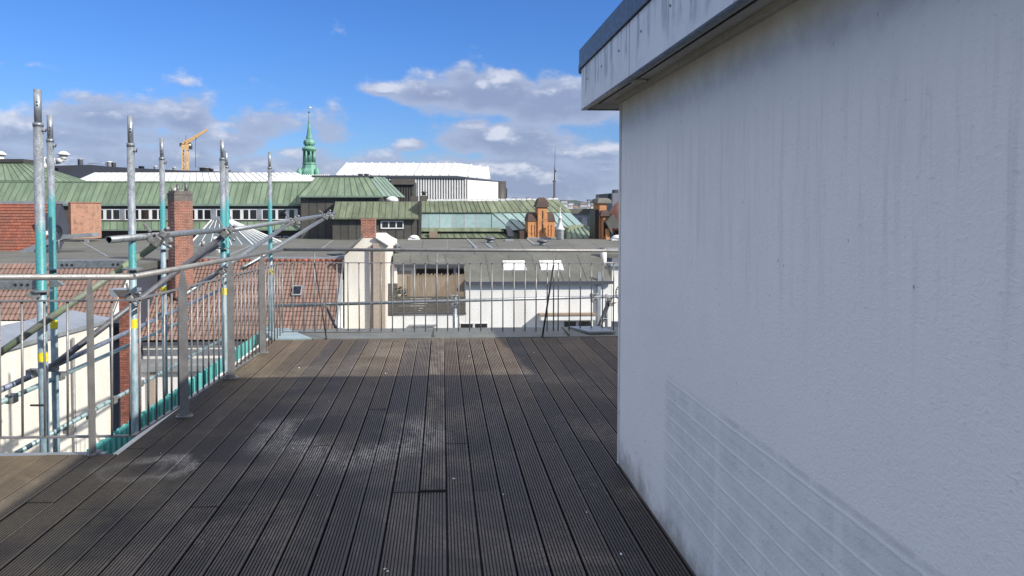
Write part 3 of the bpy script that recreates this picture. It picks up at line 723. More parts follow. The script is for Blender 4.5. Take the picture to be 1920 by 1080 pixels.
holed_beam(106, 236, 488, 502.5, 5.92, [(116.5, 497), (125.5, 497), (135, 497), (212, 496), (221.5, 496)])
MB().prism([P(93, 526, 5.36), P(108, 526, 5.36), P(121, 535, 5.36), P(100, 539, 5.36), P(93, 539, 5.36)], (0, .03, 0)).build('wedge_head', 'galv', sc, .003)
MB().prism([P(46, 553, 5.25), P(58, 545, 5.25), P(74, 547, 5.25), P(74, 558, 5.25), P(60, 561, 5.25)], (0, .03, 0)).build('wedge_head', 'coupler', sc, .003)
# teal corrugated sheet under the edge of the deck
tm = MB(); X0 = -2.36; n = 118
for i in range(n):
    y0, y1 = 4.9+i*.045, 4.9+(i+1)*.045; c0 = .012 if i % 2 else -.012
    x_, z_ = X0+c0, -.04
    tm.hexa([(x_-.003, y0, z_-.8), (x_+.003, y0, z_-.8), (x_+.003, y1, z_-.8), (x_-.003, y1, z_-.8)], [(x_-.003, y0, z_), (x_+.003, y0, z_), (x_+.003, y1, z_), (x_-.003, y1, z_)])
    tm.box((X0-.012, y0-.003, z_-.8), (X0+.012, y0+.003, z_))
tm.build('corrugated_sheet', 'teal', sc)
MB().box((-3.1, 4.95, -.95), (-2.42, 10.2, -.9)).build('platform', 'galv', sc)

# scaffold beyond the far railing
s2 = thing('scaffold', (.6, 10.6, -2), 'horizontal guard tube with coupled struts behind the far railing', 'scaffolding')
def T2(name, a, b_, r, m, parent=s2): return MB().tube(P(*a), P(*b_), r, n=14).build(name, m, parent)
T2('horizontal_tube', (500, 573.5, 10.0), (1300, 552, 11.2), .0225, 'galv')
T2('upright_tube', (852.5, 556, 10.62), (855, 760, 10.62), .034, 'galv')
T2('strut', (1143, 562, 10.7), (1117, 630, 10.2), .030, 'dark_tube'); T2('strut', (611, 574, 10.1), (637, 630, 9.8), .018, 'dark_tube')
T2('upright_tube', (1137, 640, 10.75), (1137, 552, 10.75), .02, 'galv')
for (q, v, Y) in ((849, 557, 10.5), (850, 571, 10.5), (1111, 554, 10.7), (1112, 563, 10.7), (1143, 560, 10.6), (1146, 570, 10.6), (611, 572, 10.0), (636, 619, 9.8), (1130, 600, 10.4)):
    c = P(q, v, Y); k = MB().box(c-Vector((.035, .03, .03)), c+Vector((.035, .03, .03))).build('coupler', 'coupler', s2, .008)
    MB().tube(c+Vector((.02, -.03, .01)), c+Vector((.07, -.04, .03)), .010, n=8).build('bolt', 'galv', k)
pts = [P(1164+9*math.cos(a), 549+13*math.sin(a), 10.4) for a in [math.pi*(.5+i/8) for i in range(9)]]
MB().path(pts, .012, 8).build('bent_pipe', 'galv', s2)
# ================================================================== NEIGHBOURING ROOFS
def bld(name, label, px, py, Y, cat='building', group=None, z=-20):
    p = P(px, py, Y); return thing(name, (p.x, Y, z), label, cat, group)
def flat(name, m, parent, x0, x1, y0, y1, z, th=.12): return MB().box((x0, y0, z-th), (x1, y1, z)).build(name, m, parent)
def XA(px, Y): return P(px, 450, Y).x
# -- long wall at the left, parallel to the boards
nw = thing('neighbour_building', (-8, 12, -20), 'cream side wall with grey sheet coping crossed by scaffold shadows at lower left', 'building')
a = PX(-60, 676, -6.5); b_ = PX(216, 600, -6.5)
NX, NY = -5.5, 12.4
MB().prism([(NX, 6.0, -.10), (NX, NY, -.29), (NX, NY, -20), (NX, 6.0, -20)], (-4, 0, 0)).build('wall', 'cream_wall', nw)
MB().hexa([(NX+.04, 6.0, -.12), (NX+.04, NY+.03, -.32), (NX-.6, NY+.03, -.20), (NX-.6, 6.0, .0)], [(NX+.04, 6.0, -.06), (NX+.04, NY+.03, -.26), (NX-.6, NY+.03, -.12), (NX-.6, 6.0, .08)]).build('coping', 'zinc', nw)
cpx = PX(138, 700, NX+.05)
MB().tube((NX+.05, cpx.y, -.35), (NX+.05, cpx.y, -8), .022, n=12).build('conduit', 'rail', nw)
# -- brick pillar with metal cowl
pl = bld('brick_pillar', 'narrow brick flue pillar with a metal cowl seen through the left railing', 237, 700, 25.0, 'chimney')
x0, x1 = P(225, 700, 25).x, P(251, 700, 25).x; zt, zb = P(238, 556, 25).z, P(238, 850, 25).z
MB().box((x0+.02, 25.03, -20), (x1-.02, 25.6, zt)).build('core', 'mortar', pl)
brick_stack(pl, x0, x1, 25.0, 25.1, zb, zt)
MB().box((x1-.028, 25.1, -20), (x1, 25.6, zt)).build('side_wall', 'brick_red', pl)
MB().prism([P(203, 543, 25), P(208, 557, 25), P(222, 557, 25), P(222, 548, 25), P(252, 548, 25), P(252, 543, 25)], (0, .6, 0)).build('cowl', 'zinc', pl)
MB().prism([P(213, 544, 24.98), P(222, 544, 24.98), P(250, 544, 24.98), P(250, 557, 24.98), P(225, 557, 24.98)], (0, .3, 0)).build('cap', 'timber', pl)
dk = bld('stair_shaft', 'dark grey shaft wall between the cream wall and the brick pillar', 222, 700, 26.2, 'building')
rect('wall', 'slate', dk, 196, 600, 224, 2300, 26.2, 1.2)
rect('ledge', 'zinc', dk, 196, 596, 225, 606, 26.1, 1.4)
rect('window', 'opening', dk, 214, 614, 221, 640, 26.15, .1)

# -- houses with pantile roofs
def pitched(name, label, pxl, pxr, eave_y, Y, rise, run, zbot, tw, th, wallm='white_wall', xr=None):
    eL, eR = P(pxl, eave_y, Y), P(pxr, eave_y, Y); eL.z = eR.z
    t = thing(name, ((eL.x+eR.x)/2, Y, -20), label, 'building', 'tiled houses below the terrace')
    up = Vector((0, run, rise)); A_, B_, C_, D_ = eL, eR, eR+up, eL+up
    MB().hexa([A_, B_, B_+Vector((0, .3, -.6)), A_+Vector((0, .3, -.6))], [D_, C_, C_+Vector((0, .3, 0)), D_+Vector((0, .3, 0))]).build('roof_deck', 'black', t) if False else None
    MB().poly([A_, B_, C_, D_]).poly([A_+Vector((0, .1, -.12)), D_+Vector((0, .1, -.12)), C_+Vector((0, .1, -.12)), B_+Vector((0, .1, -.12))]).build('roof_boarding', 'timber', t)
    tiles('roof_tile', 'tile', t, A_, B_, C_, D_, tw, th)
    MB().prism([(eL.x, Y+.35, -20), (eL.x, Y+.35, eL.z+.2), (eL.x, Y+run+.25, eL.z+rise-.1), (eL.x, Y+run+.25, -20)], (eR.x-eL.x-.05, 0, 0)).build('wall', wallm, t)
    return t, A_, B_, C_, D_
t1, A1, B1_, C1, D1 = pitched('tiled_house', 'nearer pantiled roof slope behind the left uprights', -160, 205, 600, 30.0, 2.11, 2.11, -20, .19, .285)
MB().box(A1+Vector((0, .0, -.10)), B1_+Vector((0, .32, -.60))).build('eaves_board', 'slate', t1)
t2, A2, B2, C2, D2 = pitched('tiled_house', 'long pantiled roof slope with a roof window beyond the corner of the railing', 90, 626, 636, 33.5, 3.3, 3.3, -20, .17, .265)
MB().box(A2+Vector((0, -.14, -.20)), B2+Vector((0, .0, -.06))).build('gutter', 'slate', t2)
pX = XA(232, 33.5)
A2p = Vector((pX, A2.y, A2.z))
MB().box(A2p+Vector((.2, -1.7, -.85)), A2p+Vector((8, -.1, -.80))).build('porch_roof', 'zinc', t2)
MB().box(A2p+Vector((.2, -1.75, -1.02)), A2p+Vector((8, -1.7, -.79))).build('fascia', 'zinc', t2)
MB().box(A2p+Vector((.2, -1.5, -14)), A2p+Vector((8, -.1, -.86))).build('porch_wall', 'white_wall', t2)
q = P(276, 700, 31.9); MB().box((q.x, 31.9, -14), (q.x+.3, 31.98, -5.4)).build('downpipe', 'taupe', t2)
for i in range(44):
    f0 = i/44; p_ = D2.lerp(C2, f0)+Vector((0, .02, .06)); q2 = D2.lerp(C2, (i+1)/44)+Vector((-.02, .02, .04))
    if p_.x > XA(225, 36.8): MB().tube(p_, q2, .085, .095, n=8).build('ridge_tile', 'tile_dark' if False else 'brick_piece', t2)
MB().bar(B2+Vector((.03, 0, .03)), C2+Vector((.03, 0, .03)), .10, .16).build('verge', 'zinc', t2)
# roof window in that slope
def on_slope(px, py, A_, D_, off=.08):
    n = (Vector((1, 0, 0)).cross(D_-A_)).normalized(); d = ray(px, py); o = Vector((0, 0, EYE)); t = (A_+n*off-o).dot(n)/d.dot(n); return o+d*t
w0 = [on_slope(q[0], q[1], A2, D2, .05) for q in ((547, 556), (565, 556), (571, 538), (552, 538))]
n2 = (Vector((1, 0, 0)).cross(D2-A2)).normalized()
wx0, wx1 = w0[0].x, w0[1].x; wl0, wl1 = w0[0], w0[3]
ww = [Vector((wx0, wl0.y, wl0.z)), Vector((wx1, wl0.y, wl0.z)), Vector((wx1, wl1.y, wl1.z)), Vector((wx0, wl1.y, wl1.z))]
MB().prism(ww, n2*.12).build('window_frame', 'zinc', t2)
cc = sum(ww, Vector())/4
MB().prism([cc+(v-cc)*.80+n2*.121 for v in ww], n2*.01).build('window_pane', 'glass_dark', t2)

# flat felt roofs behind the tiled slopes
fr = bld('flat_roof_building', 'flat grey felt roof behind the pantiled slopes at left', 300, 470, 45)
xm = -13.5
fsh = lambda x0, x1, y0, y1, n: [flat('roof_sheet', 'felt', fr, x0+(x1-x0)*i/n, x0+(x1-x0)*(i+1)/n-.02, y0, y1, -.98, .3) for i in range(n)]
fsh(-60, xm, 32.5, 61.9, 8); fsh(xm+.02, -4.9, 36.95, 61.9, 5)
MB().box((-60, 32.55, -20), (xm-.03, 61.8, -1.29)).build('wall', 'slate', fr)
MB().box((xm+.0, 37.2, -20), (-4.95, 61.8, -1.29)).build('wall', 'white_wall', fr)
MB().box((xm+.1, 36.9, -1.25), (-5.2, 37.2, -.90)).build('parapet', 'zinc', fr)
MB().box((-60, 32.42, -1.0), (xm, 32.62, -.84)).build('parapet', 'zinc', fr)
MB().prism([P(596, 484, 36.8), P(648, 479, 36.8), P(648, 492, 36.8), P(596, 492, 36.8)], (0, .5, 0)).build('parapet', 'zinc', fr)
for (x_, y_) in ((158, 455), (325, 470)):
    c = PZ(x_, y_, -.98); MB().box((c.x, c.y, -.98), (c.x+.25, c.y+.25, -.75)).build('roof_outlet', 'zinc', fr)
for i, (a0, b0) in enumerate((((480, 456), (430, 478)), ((625, 450), (598, 470)), ((200, 480), (150, 452)))):
    p, q_ = PZ(a0[0], a0[1], -.975), PZ(b0[0], b0[1], -.975); MB().bar(p, q_, .10, .03).build('felt_joint', 'zinc', fr)
for (x_, y_, w_, h_) in ((370, 478, .5, .45), (395, 474, .4, .6), (384, 480, .6, .3)):
    c = PZ(x_, y_, -.98); tag(MB().box((c.x, c.y, -.98), (c.x+w_, c.y+.4, -.98+h_)).tube((c.x+w_/2, c.y+.2, -.98+h_), (c.x+w_/2, c.y+.2, -.98+h_+.3), .12).build('ventilation_unit', 'coupler' if w_ > .45 else 'white_paint'),
        {370: 'low grey ventilation unit left of the pair beside the red chimney', 395: 'small white ventilation unit right of the brick chimney', 384: 'squat grey ventilation box in front of the white unit'}[x_], 'vent')
# white open box and dark pot beside the chimney
c = PZ(352, 489, -1.1)
# -- metal parapet run at the left and plain-tile roof
lr = bld('red_tiled_house', 'steep red plain-tiled roof at the left edge behind the teal uprights', 30, 440, 45)
A3, B3 = P(-150, 520, 43.5), P(66, 520, 43.5); A3.z = B3.z; up = Vector((0, 2.6, 4.35)); 
tiles('roof_tile', 'tile_red', lr, A3, B3, B3+up, A3+up, .20, .20, 'flat', .05)
MB().poly([A3, B3, B3+up, A3+up]).build('roof_boarding', 'timber', lr)
MB().box(A3+up+Vector((0, -.1, -.1)), B3+up+Vector((.5, .3, .06))).build('ridge', 'zinc', lr)
MB().prism([B3+Vector((-.02, .1, 0)), B3+up+Vector((-.02, 0, 0)), B3+up+Vector((-.02, .8, -1.6)), B3+Vector((-.02, 1.2, 0))], (.3, 0, 0)).build('gable', 'slate', lr)
MB().prism([P(65, 415, 45), P(88, 399, 45), P(88, 460, 45), P(65, 460, 45)], (0, 2, 0)).build('dormer', 'tile_dark' if False else 'slate', lr)
MB().prism([P(14, 506, 43.2), P(38, 500, 43.2), P(38, 488, 43.2), P(18, 486, 43.2)], (0, .4, 0)).build('verge_end', 'cream_wall', lr)
MB().prism([P(18, 478, 43), P(66, 458, 43), P(108, 441, 43), P(172, 437, 43), P(174, 444, 43), P(120, 448, 43), P(70, 466, 43), P(70, 472, 43), P(36, 486, 43), P(19, 488, 43)], (0, .8, 0)).build('parapet', 'zinc', fr)
# satellite dish
dsh = bld('satellite_dish', 'dark round satellite dish seen behind the second teal upright', 110, 436, 42, 'dish', z=-1.1)
c = P(108, 436, 42)
prof_ = [(.02, 0), (.18, .015), (.32, .05), (.42, .10)]
d_ = MB(); seg = 20
for r_, h_ in prof_:
    for k in range(seg):
        t_ = 2*math.pi*k/seg; d_.v.append(c+Vector((r_*math.cos(t_)*.75, -h_, r_*math.sin(t_)*1.05)))
for a_ in range(3):
    for k in range(seg):
        j = (k+1) % seg; d_.f.append((a_*seg+k, a_*seg+j, (a_+1)*seg+j, (a_+1)*seg+k)); d_.smooth.add(len(d_.f)-1)
d_.f.append(tuple(range(seg))); d_.build('reflector', 'slate', dsh)
MB().tube(c+Vector((0, .1, 0)), (c.x, 42.1, -1.1), .04).build('mast', 'galv', dsh)
MB().bar(c+Vector((-.1, -.1, -.3)), c+Vector((-.35, -.5, -.05)), .03, .03).box(c+Vector((-.45, -.55, -.1)), c+Vector((-.3, -.42, .1))).build('receiver_arm', 'white_paint', dsh)

# -- chimneys
def chimney(name, label, x0, x1, yt, yb, Y, depth, m, cap=None, split=None, pots=()):
    t = bld(name, label, (x0+x1)/2, yb, Y, 'chimney', 'brick chimneys', z=P(x0, yb, Y).z)
    zb = P((x0+x1)/2, yb, Y).z; zt = P((x0+x1)/2, yt, Y).z; xa, xb = P(x0, (yt+yb)/2, Y).x, P(x1, (yt+yb)/2, Y).x
    if split is not None:   # turned a little: two faces in view
        xs_ = P(split, (yt+yb)/2, Y).x; k = (xb-xa)*.10
        fp = [(xa, Y+(xs_-xa)*1.1), (xs_, Y), (xb, Y+(xb-xs_)*.35), (xb-(xs_-xa)*.2, Y+(xb-xs_)*.35+depth), (xa+.1, Y+depth+(xs_-xa))]
    else: fp = [(xa, Y), (xb, Y), (xb, Y+depth), (xa, Y+depth)]
    MB().prism([Vector((x, y, zb-.3)) for x, y in fp], (0, 0, zt-zb+.3)).build('stack', m, t)
    cx, cy = sum(p[0] for p in fp)/len(fp), sum(p[1] for p in fp)/len(fp)
    if cap:
        g = 1.05 if cap != 'flat' else 1.04
        MB().prism([Vector((cx+(x-cx)*g, cy+(y-cy)*g, zt+.002)) for x, y in fp], (0, 0, .08)).build('cap', 'dirty_cap' if cap == 'dirty' else 'brick_red', t)
        if cap == 'dirty': MB().prism([Vector((cx+(x-cx)*1.015, cy+(y-cy)*1.015, zt-.28)) for x, y in fp], (0, 0, .28)).build('soot_band', 'dirty_cap', t); MB().prism([Vector((cx+(x-cx)*.9, cy+(y-cy)*.9, zt+.08)) for x, y in fp], (0, 0, .10)).build('flaunching', 'dirty_cap', t)
    for (px, hy, r_) in pots:
        X = P(px, hy, Y).x; zz = P(px, hy, Y).z
        MB().tube((X, cy, zt+.05), (X, cy, zz), r_, n=12).build('pot', 'galv_dark' if r_ < .12 else 'coupler', t)
    return t
chimney('chimney', 'broad orange-red brick chimney left of the ribbon windows', 122, 171, 381, 440, 56, 1.3, 'brick_orange', 'flat', 133)
chimney('chimney', 'tall sooty-topped red brick chimney with pots behind the scaffold', 307, 352, 365, 548, 34.9, .85, 'brick_red', 'dirty', 328, ((317, 350, .15), (324, 345, .08), (340, 341, .08), (330, 356, .17)))
chimney('chimney', 'short brick chimney on top of the cream gable wall', 677, 703, 413, 448, 36.3, .7, 'brick_red', 'flat')
# -- glass pyramid rooflight
py_ = bld('pyramid_rooflight', 'glass pyramid rooflight with white glazing bars on the flat roof', 420, 447, 50, 'rooflight', z=-.98)
zb = -.94; cb = [PZ(357, 449, zb), PZ(489, 446, zb)]; Yf = 50.0
FL, FR = Vector((XA(354, Yf), Yf, zb)), Vector((XA(474, Yf), Yf, zb)); BL, BR = FL+Vector((.5, 4.6, 0)), FR+Vector((.9, 4.6, 0))
zt = P(415, 410, 52).z; ap = P(414, 412, 52); s_ = .5
TL, TR, UL, UR = [ap+Vector(v) for v in ((-s_, -.4, 0), (s_, -.4, 0), (-s_, .5, 0), (s_, .5, 0))]
MB().hexa([FL, FR, BR, BL], [TL, TR, UR, UL]).build('glazing', 'glass_roof', py_)
MB().box(TL+Vector((-.05, -.05, 0)), UR+Vector((.05, .05, .22))).build('vent_cap', 'zinc', py_)
MB().box(FL+Vector((-.1, -.1, -.3)), BR+Vector((.1, .1, .02))).build('curb', 'zinc', py_)
for u, v in ((FL, TL), (FR, TR), (BR, UR), (BL, UL)): MB().bar(u, v, .08, .09).build('glazing_bar', 'white_paint', py_)
for i in range(1, 6):
    f = i/6; MB().bar(FL.lerp(FR, f), TL.lerp(TR, f), .035, .05).build('glazing_bar', 'white_paint', py_); MB().bar(FR.lerp(BR, f), TR.lerp(UR, f), .035, .05).build('glazing_bar', 'white_paint', py_)

# -- cream gable wall with flue column
YG = 36.0
gb = bld('gable_wall', 'cream gable wall with a taupe flue column and zinc coping', 690, 550, YG)
slab('wall', 'cream_wall', gb, [(646, 1800), (646, 480), (680, 447), (701, 447), (712, 455), (726, 462), (726, 1800)], YG, 8)
MB().box((XA(692, YG), YG-.16, -20), (XA(700, YG), YG-.01, P(695, 462, YG).z)).build('flue_column', 'taupe', gb)
MB().box((XA(700.4, YG), YG-.26, -20), (XA(711, YG), YG-.01, P(695, 456, YG).z)).build('flue_column', 'taupe', gb)
MB().box((XA(711.4, YG), YG-.12, -20), (XA(722, YG), YG-.01, P(695, 466, YG).z)).build('pilaster', 'taupe', gb)
def cope(a_, b2, d_, h_):
    MB().hexa([a_, b2, b2+Vector((0, d_, 0)), a_+Vector((0, d_, 0))], [v+Vector((0, 0, h_)) for v in (a_, b2, b2+Vector((0, d_, 0)), a_+Vector((0, d_, 0)))]).build('coping', 'kerb', gb)
cope(P(681, 446, YG-.15), P(643, 479, YG-.15), 1.4, .12); cope(P(643, 479, YG+1.3), P(612, 479, YG+4.5), 1.4, .10)
cope(P(701, 447, YG-.15), P(727, 463, YG-.15), .45, .06)
MB().tube(P(640, 525, YG-.1), P(640, 900, YG-.1), .09).build('downpipe', 'zinc', gb)
for i in range(14):
    c = P(random.uniform(718, 750), 452, random.uniform(40, 43)); h_ = random.uniform(.12, .45)
    k = MB().box((c.x, c.y, -.86), (c.x+random.uniform(.1, .5), c.y+.4, -.86+h_)); k.build('roof_clutter', random.choice(['coupler', 'zinc', 'white_paint', 'slate']), gb)

# -- white building with felt roof and roof terrace
wb = bld('white_building', 'white rendered house with grey felt roof, recessed timber-screened balcony and skylights', 930, 560, 36.5)
Y0 = 36.5; X = lambda px, Y=Y0: XA(px, Y)
ze = P(1000, 527, Y0).z; yb_, zb_ = 39.1, ze+1.17
panels(wb, (X(874), Y0-.15, ze), (X(1147), Y0-.15, ze), (X(1126, yb_), yb_, zb_), (XA(867, yb_), yb_, zb_), 6, 'felt', 'felt', th=.10, rib=.02, ribw=.06)
ye, zee = 38.05, P(800, 495, 38.05).z
panels(wb, (X(739, ye), ye-.15, zee), (X(871, ye), ye-.15, zee), (XA(867, yb_)-.02, yb_, zb_), (XA(738, yb_), yb_, zb_), 4, 'felt', 'felt', th=.10, rib=.02, ribw=.06)
MB().box((X(740, ye), ye-.22, zee-.16), (X(871, ye), ye-.10, zee-.03)).build('gutter', 'slate', wb)
MB().box((X(873), Y0-.26, ze-.14), (X(1148), Y0-.14, ze+.0)).build('gutter', 'slate', wb)
MB().prism([(X(873), Y0-.1, ze-.1), (X(873), ye, ze-.1), (X(873), ye, zee-.12)], (.08, 0, 0)).build('cheek', 'white_paint', wb)
nf = 9; xa, xb = XA(738, yb_), XA(1190, yb_)
fx_ = [xa+(xb-xa)*i/nf for i in range(nf+1)]
for i in range(nf):
    MB().hexa([(fx_[i]+.01, yb_+.01, zb_-.2), (fx_[i+1]-.01, yb_+.01, zb_-.2), (fx_[i+1]*1.3, 58.5, zb_-.2), (fx_[i]*1.3+.02, 58.5, zb_-.2)], [(fx_[i]+.01, yb_+.01, zb_), (fx_[i+1]-.01, yb_+.01, zb_), (fx_[i+1]*1.3, 58.5, zb_), (fx_[i]*1.3+.02, 58.5, zb_)]).build('roof_sheet', 'felt', wb)
flat('roof_sheet', 'felt', wb, -4.85, XA(738, yb_)-.02, 44.1, 58.5, zb_-.004, .2)
flat('roof_sheet', 'felt', wb, XA(1147, yb_), 17, 39.3, 58.5, zb_-.02, .2)
for (p_, q_) in (((1190, 468), (1240, 447)), ((893, 465), (876, 448)), ((922, 465), (910, 456)), ((985, 446), (1003, 459))):
    MB().bar(PZ(p_[0], p_[1], zb_+.01), PZ(q_[0], q_[1], zb_+.01), .16, .05).build('sheet_joint', 'zinc', wb)
MB().box((X(873), Y0, -20), (X(1147), 38.5, ze-.02)).build('wall', 'white_wall', wb)
MB().box((X(724), Y0, -20), (X(873)-.01, 38.5, P(800, 592, Y0).z)).build('wall', 'white_wall', wb)
MB().box((X(724), 38.22, -20), (X(1170), 38.9, zee+.0)).build('back_wall', 'white_wall', wb)
MB().box((X(735), 38.0, -6), (X(741), 38.2, zee-.1)).build('pier', 'white_wall', wb)
Yk = 38.21
MB().box((XA(741, Yk), Yk-.06, P(0, 506, Yk).z), (XA(873, Yk), Yk-.002, zee-.05)).build('frieze', 'white_paint', wb)
MB().box((XA(742, Yk), Yk-.05, -6), (XA(769, Yk), Yk-.002, P(750, 508, Yk).z)).build('door', 'door', wb)
for (u, v) in ((780, 850), (856, 872)): MB().box((XA(u, Yk), Yk-.03, P(0, 522, Yk).z), (XA(v, Yk), Yk-.002, P(0, 507, Yk).z)).build('window', 'glass_dark', wb)
# bamboo screen: canes of their own (fine, many)
bm_ = MB(); u = X(762)
while u < X(871):
    top = P(0, 517, Y0).z+random.uniform(-.10, .04); bm_.box((u, Y0+.05+random.uniform(0, .02), P(0, 561, Y0).z), (u+.028, Y0+.09, top)); u += .031
o = bm_.build('bamboo_screen', 'bamboo', wb); o['kind'] = 'stuff'
z1_, z0_ = P(0, 560, Y0).z, P(0, 592, Y0).z; nb_ = 7
for i in range(nb_):
    a_, b2 = z0_+(z1_-z0_)*i/nb_, z0_+(z1_-z0_)*(i+1)/nb_
    MB().box((X(723), Y0-.05, a_+.01), (X(873), Y0-.01, b2-.012)).build('cladding_board', 'timber', wb)
MB().box((X(723), Y0-.03, z1_+.0), (X(745), Y0+.03, P(0, 535, Y0).z)).build('side_screen', 'timber', wb)
MB().box((X(720), Y0-.08, z0_-.06), (X(874), Y0+.0, z0_-.005)).build('sill', 'slate', wb)
# facade openings
for (u, v, t_, b2) in ((862, 888, 612, 623), (889, 915, 612, 623), (1057, 1082, 609, 640), (1084, 1110, 609, 640)):
    f_ = MB().box((X(u), Y0-.03, P(0, b2, Y0).z), (X(v), Y0+.05, P(0, t_, Y0).z)).build('window', 'white_paint', wb)
    MB().box((X(u+1.5), Y0-.035, P(0, b2-1.5, Y0).z), (X(v-1.5), Y0-.028, P(0, t_+1.5, Y0).z)).build('pane', 'glass_dark', f_)
aw = MB().box((X(1011), Y0-.55, P(0, 606, Y0).z), (X(1113), Y0-.02, P(0, 597, Y0).z)).build('awning_box', 'white_paint', wb, .04)
MB().box((X(1010), Y0-.58, P(0, 596.5, Y0).z), (X(1114), Y0-.02, P(0, 593.5, Y0).z)).build('awning_cover', 'bamboo', wb)
MB().box((X(1120), Y0-.14, -20), (X(1126), Y0-.02, P(0, 515, Y0).z)).build('downpipe', 'zinc', wb)
MB().box((X(768), Y0-.3, P(0, 616, Y0).z), (X(818), Y0-.02, P(0, 614, Y0).z)).build('lintel_sheet', 'zinc', wb)
def skylight(px0, px1, label):
    Ys = 37.45; zs = zb_-(yb_-Ys)*.45
    t = thing('skylight', (XA((px0+px1)/2, Ys), Ys, zs), label, 'skylight', 'white skylights on the felt roof')
    x0, x1 = XA(px0, Ys), XA(px1, Ys); k = .445
    MB().hexa([(x0, Ys, zs), (x1, Ys, zs), (x1, Ys+.9, zs+.9*k), (x0, Ys+.9, zs+.9*k)], [(x0+.03, Ys+.06, zs+.14), (x1-.03, Ys+.06, zs+.14), (x1-.03, Ys+.85, zs+.85*k+.10), (x0+.03, Ys+.85, zs+.85*k+.10)]).build('curb', 'white_paint', t)
    MB().hexa([(x0+.05, Ys+.1, zs+.142), (x1-.05, Ys+.1, zs+.142), (x1-.05, Ys+.82, zs+.82*k+.102), (x0+.05, Ys+.82, zs+.82*k+.102)], [(x0+.18, Ys+.22, zs+.23), (x1-.18, Ys+.22, zs+.23), (x1-.18, Ys+.7, zs+.7*k+.17), (x0+.18, Ys+.7, zs+.7*k+.17)]).build('dome', 'white_paint', t, .04)
    MB().box((x0-.08, Ys-.1, zs-.03), (x1+.08, Ys-.002, zs+.03)).build('flashing', 'zinc', t)
skylight(944, 988, 'white domed skylight on the felt roof, left one of the pair'); skylight(1014, 1058, 'white domed skylight on the felt roof, right one of the pair behind the stay rod')
def mushroom(px, py, label, s_=1.0):
    c = PZ(px, py, zb_); t = thing('roof_vent', c, label, 'vent', 'mushroom vents on the felt roof')
    MB().lathe(c, [(.24*s_, 0), (.22*s_, .22*s_)], 14).build('pipe', 'zinc', t)
    MB().lathe(c+Vector((0, 0, .22*s_)), [(.34*s_, 0), (.42*s_, .06*s_), (.30*s_, .16*s_), (.05, .22*s_)], 16).build('cap', 'galv_dark', t)
mushroom(919, 455, 'dark mushroom vent on the felt roof, farther left'); mushroom(1017, 460, 'dark mushroom vent on the felt roof below the orange turret', .95)
def dome(px, py, label, w_=22):
    c = PZ(px, py, zb_+.02); r_ = w_/2*c.y/F_PX; t = thing('dome_rooflight', c, label, 'rooflight', 'white dome rooflights')
    MB().box(c+Vector((-r_*1.1, 0, 0)), c+Vector((r_*1.1, r_*1.8, .12))).build('curb', 'white_paint', t)
    MB().lathe(c+Vector((0, r_*.9, .12)), [(r_, 0), (r_*.9, r_*.25), (r_*.6, r_*.5), (r_*.2, r_*.6)], 18).build('dome', 'white_paint', t)
dome(776, 450, 'low white dome rooflight in front of the dark clad wall', 20); dome(1160, 451, 'white dome rooflight close to the penthouse corner', 24)
for (u, v, w_, lb) in ((955, 452, 16, 'small flat pale hatch on the felt roof left of the turret'), (1145, 470, 40, 'flat pale sheet hatch behind the white pipe')):
    c = PZ(u, v, zb_); h_ = w_*c.y/F_PX/2; tag(MB().box(c+Vector((-h_, 0, 0)), c+Vector((h_, .8, .12))).build('roof_hatch', 'zinc'), lb, 'hatch')
wc = P(1133, 480, 38.6); t = thing('white_flue', (wc.x, 38.6, wc.z-.3), 'short white flue pipe with dark cap near the penthouse corner', 'flue')
MB().lathe((wc.x, 38.8, wc.z-.5), [(.17, 0), (.17, .82)], 14).build('pipe', 'white_paint', t); MB().lathe((wc.x, 38.8, wc.z+.32), [(.2, 0), (.22, .08), (.1, .12)], 14).build('cap', 'galv_dark', t)
# plant on the roof terrace
pt = bld('potted_shrub', 'leafy green shrub in front of the beige balcony door', 748, 552, 36.9, 'plant', z=P(0, 560, 36.9).z)
lm = MB(); c = P(748, 549, 36.9)
for i in range(420):
    p = c+Vector((random.gauss(0, .22), random.gauss(0, .15), random.gauss(.0, .15))); e = Vector((random.uniform(-1, 1), random.uniform(-1, 1), random.uniform(-1, 1))).normalized()*.05; f_ = e.cross(Vector((random.random(), random.random(), 1))).normalized()*.03
    lm.poly([p-e, p+f_, p+e, p-f_])
o = lm.build('foliage', 'foliage', pt)
MB().lathe(P(748, 562, 36.8), [(.12, 0), (.17, .3)], 12).build('pot', 'taupe', pt)
for nm, (u0, u1, t_, b_), yy, m_, lb, ct in (('garden_table', (726, 742, 556, 570), 36.7, 'timber', 'small wooden garden table at the left end of the recessed balcony', 'table'), ('planter_box', (752, 768, 551, 559), 36.75, 'white_paint', 'pale planter box beside the green shrub on the balcony', 'planter')):
    x0, x1, z0, z1 = XA(u0, yy), XA(u1, yy), P(0, b_, yy).z, P(0, t_, yy).z
    g = thing(nm, ((x0+x1)/2, yy, z0), lb, ct)
    MB().box((x0, yy, z1-.06), (x1, yy+.5, z1)).build('top', m_, g)
    for xx in (x0, x1-.05):
        for y2 in (yy, yy+.45): MB().box((xx, y2, z0-.3), (xx+.05, y2+.05, z1-.061)).build('leg', m_, g)
rw = bld('white_building', 'narrow strip of white house wall beside the penthouse corner', 1156, 550, 37.6)
rect('wall', 'white_wall', rw, 1147.5, 500, 1230, 1800, 37.6, .9); rect('eaves', 'zinc', rw, 1145, 495, 1230, 499.5, 37.4, 1.1)
rect('garage_door', 'slate', rw, 1146, 603, 1230, 640, 37.5, .15); rect('vent_grille', 'zinc', rw, 1164, 560, 1172, 582, 37.5, .1)
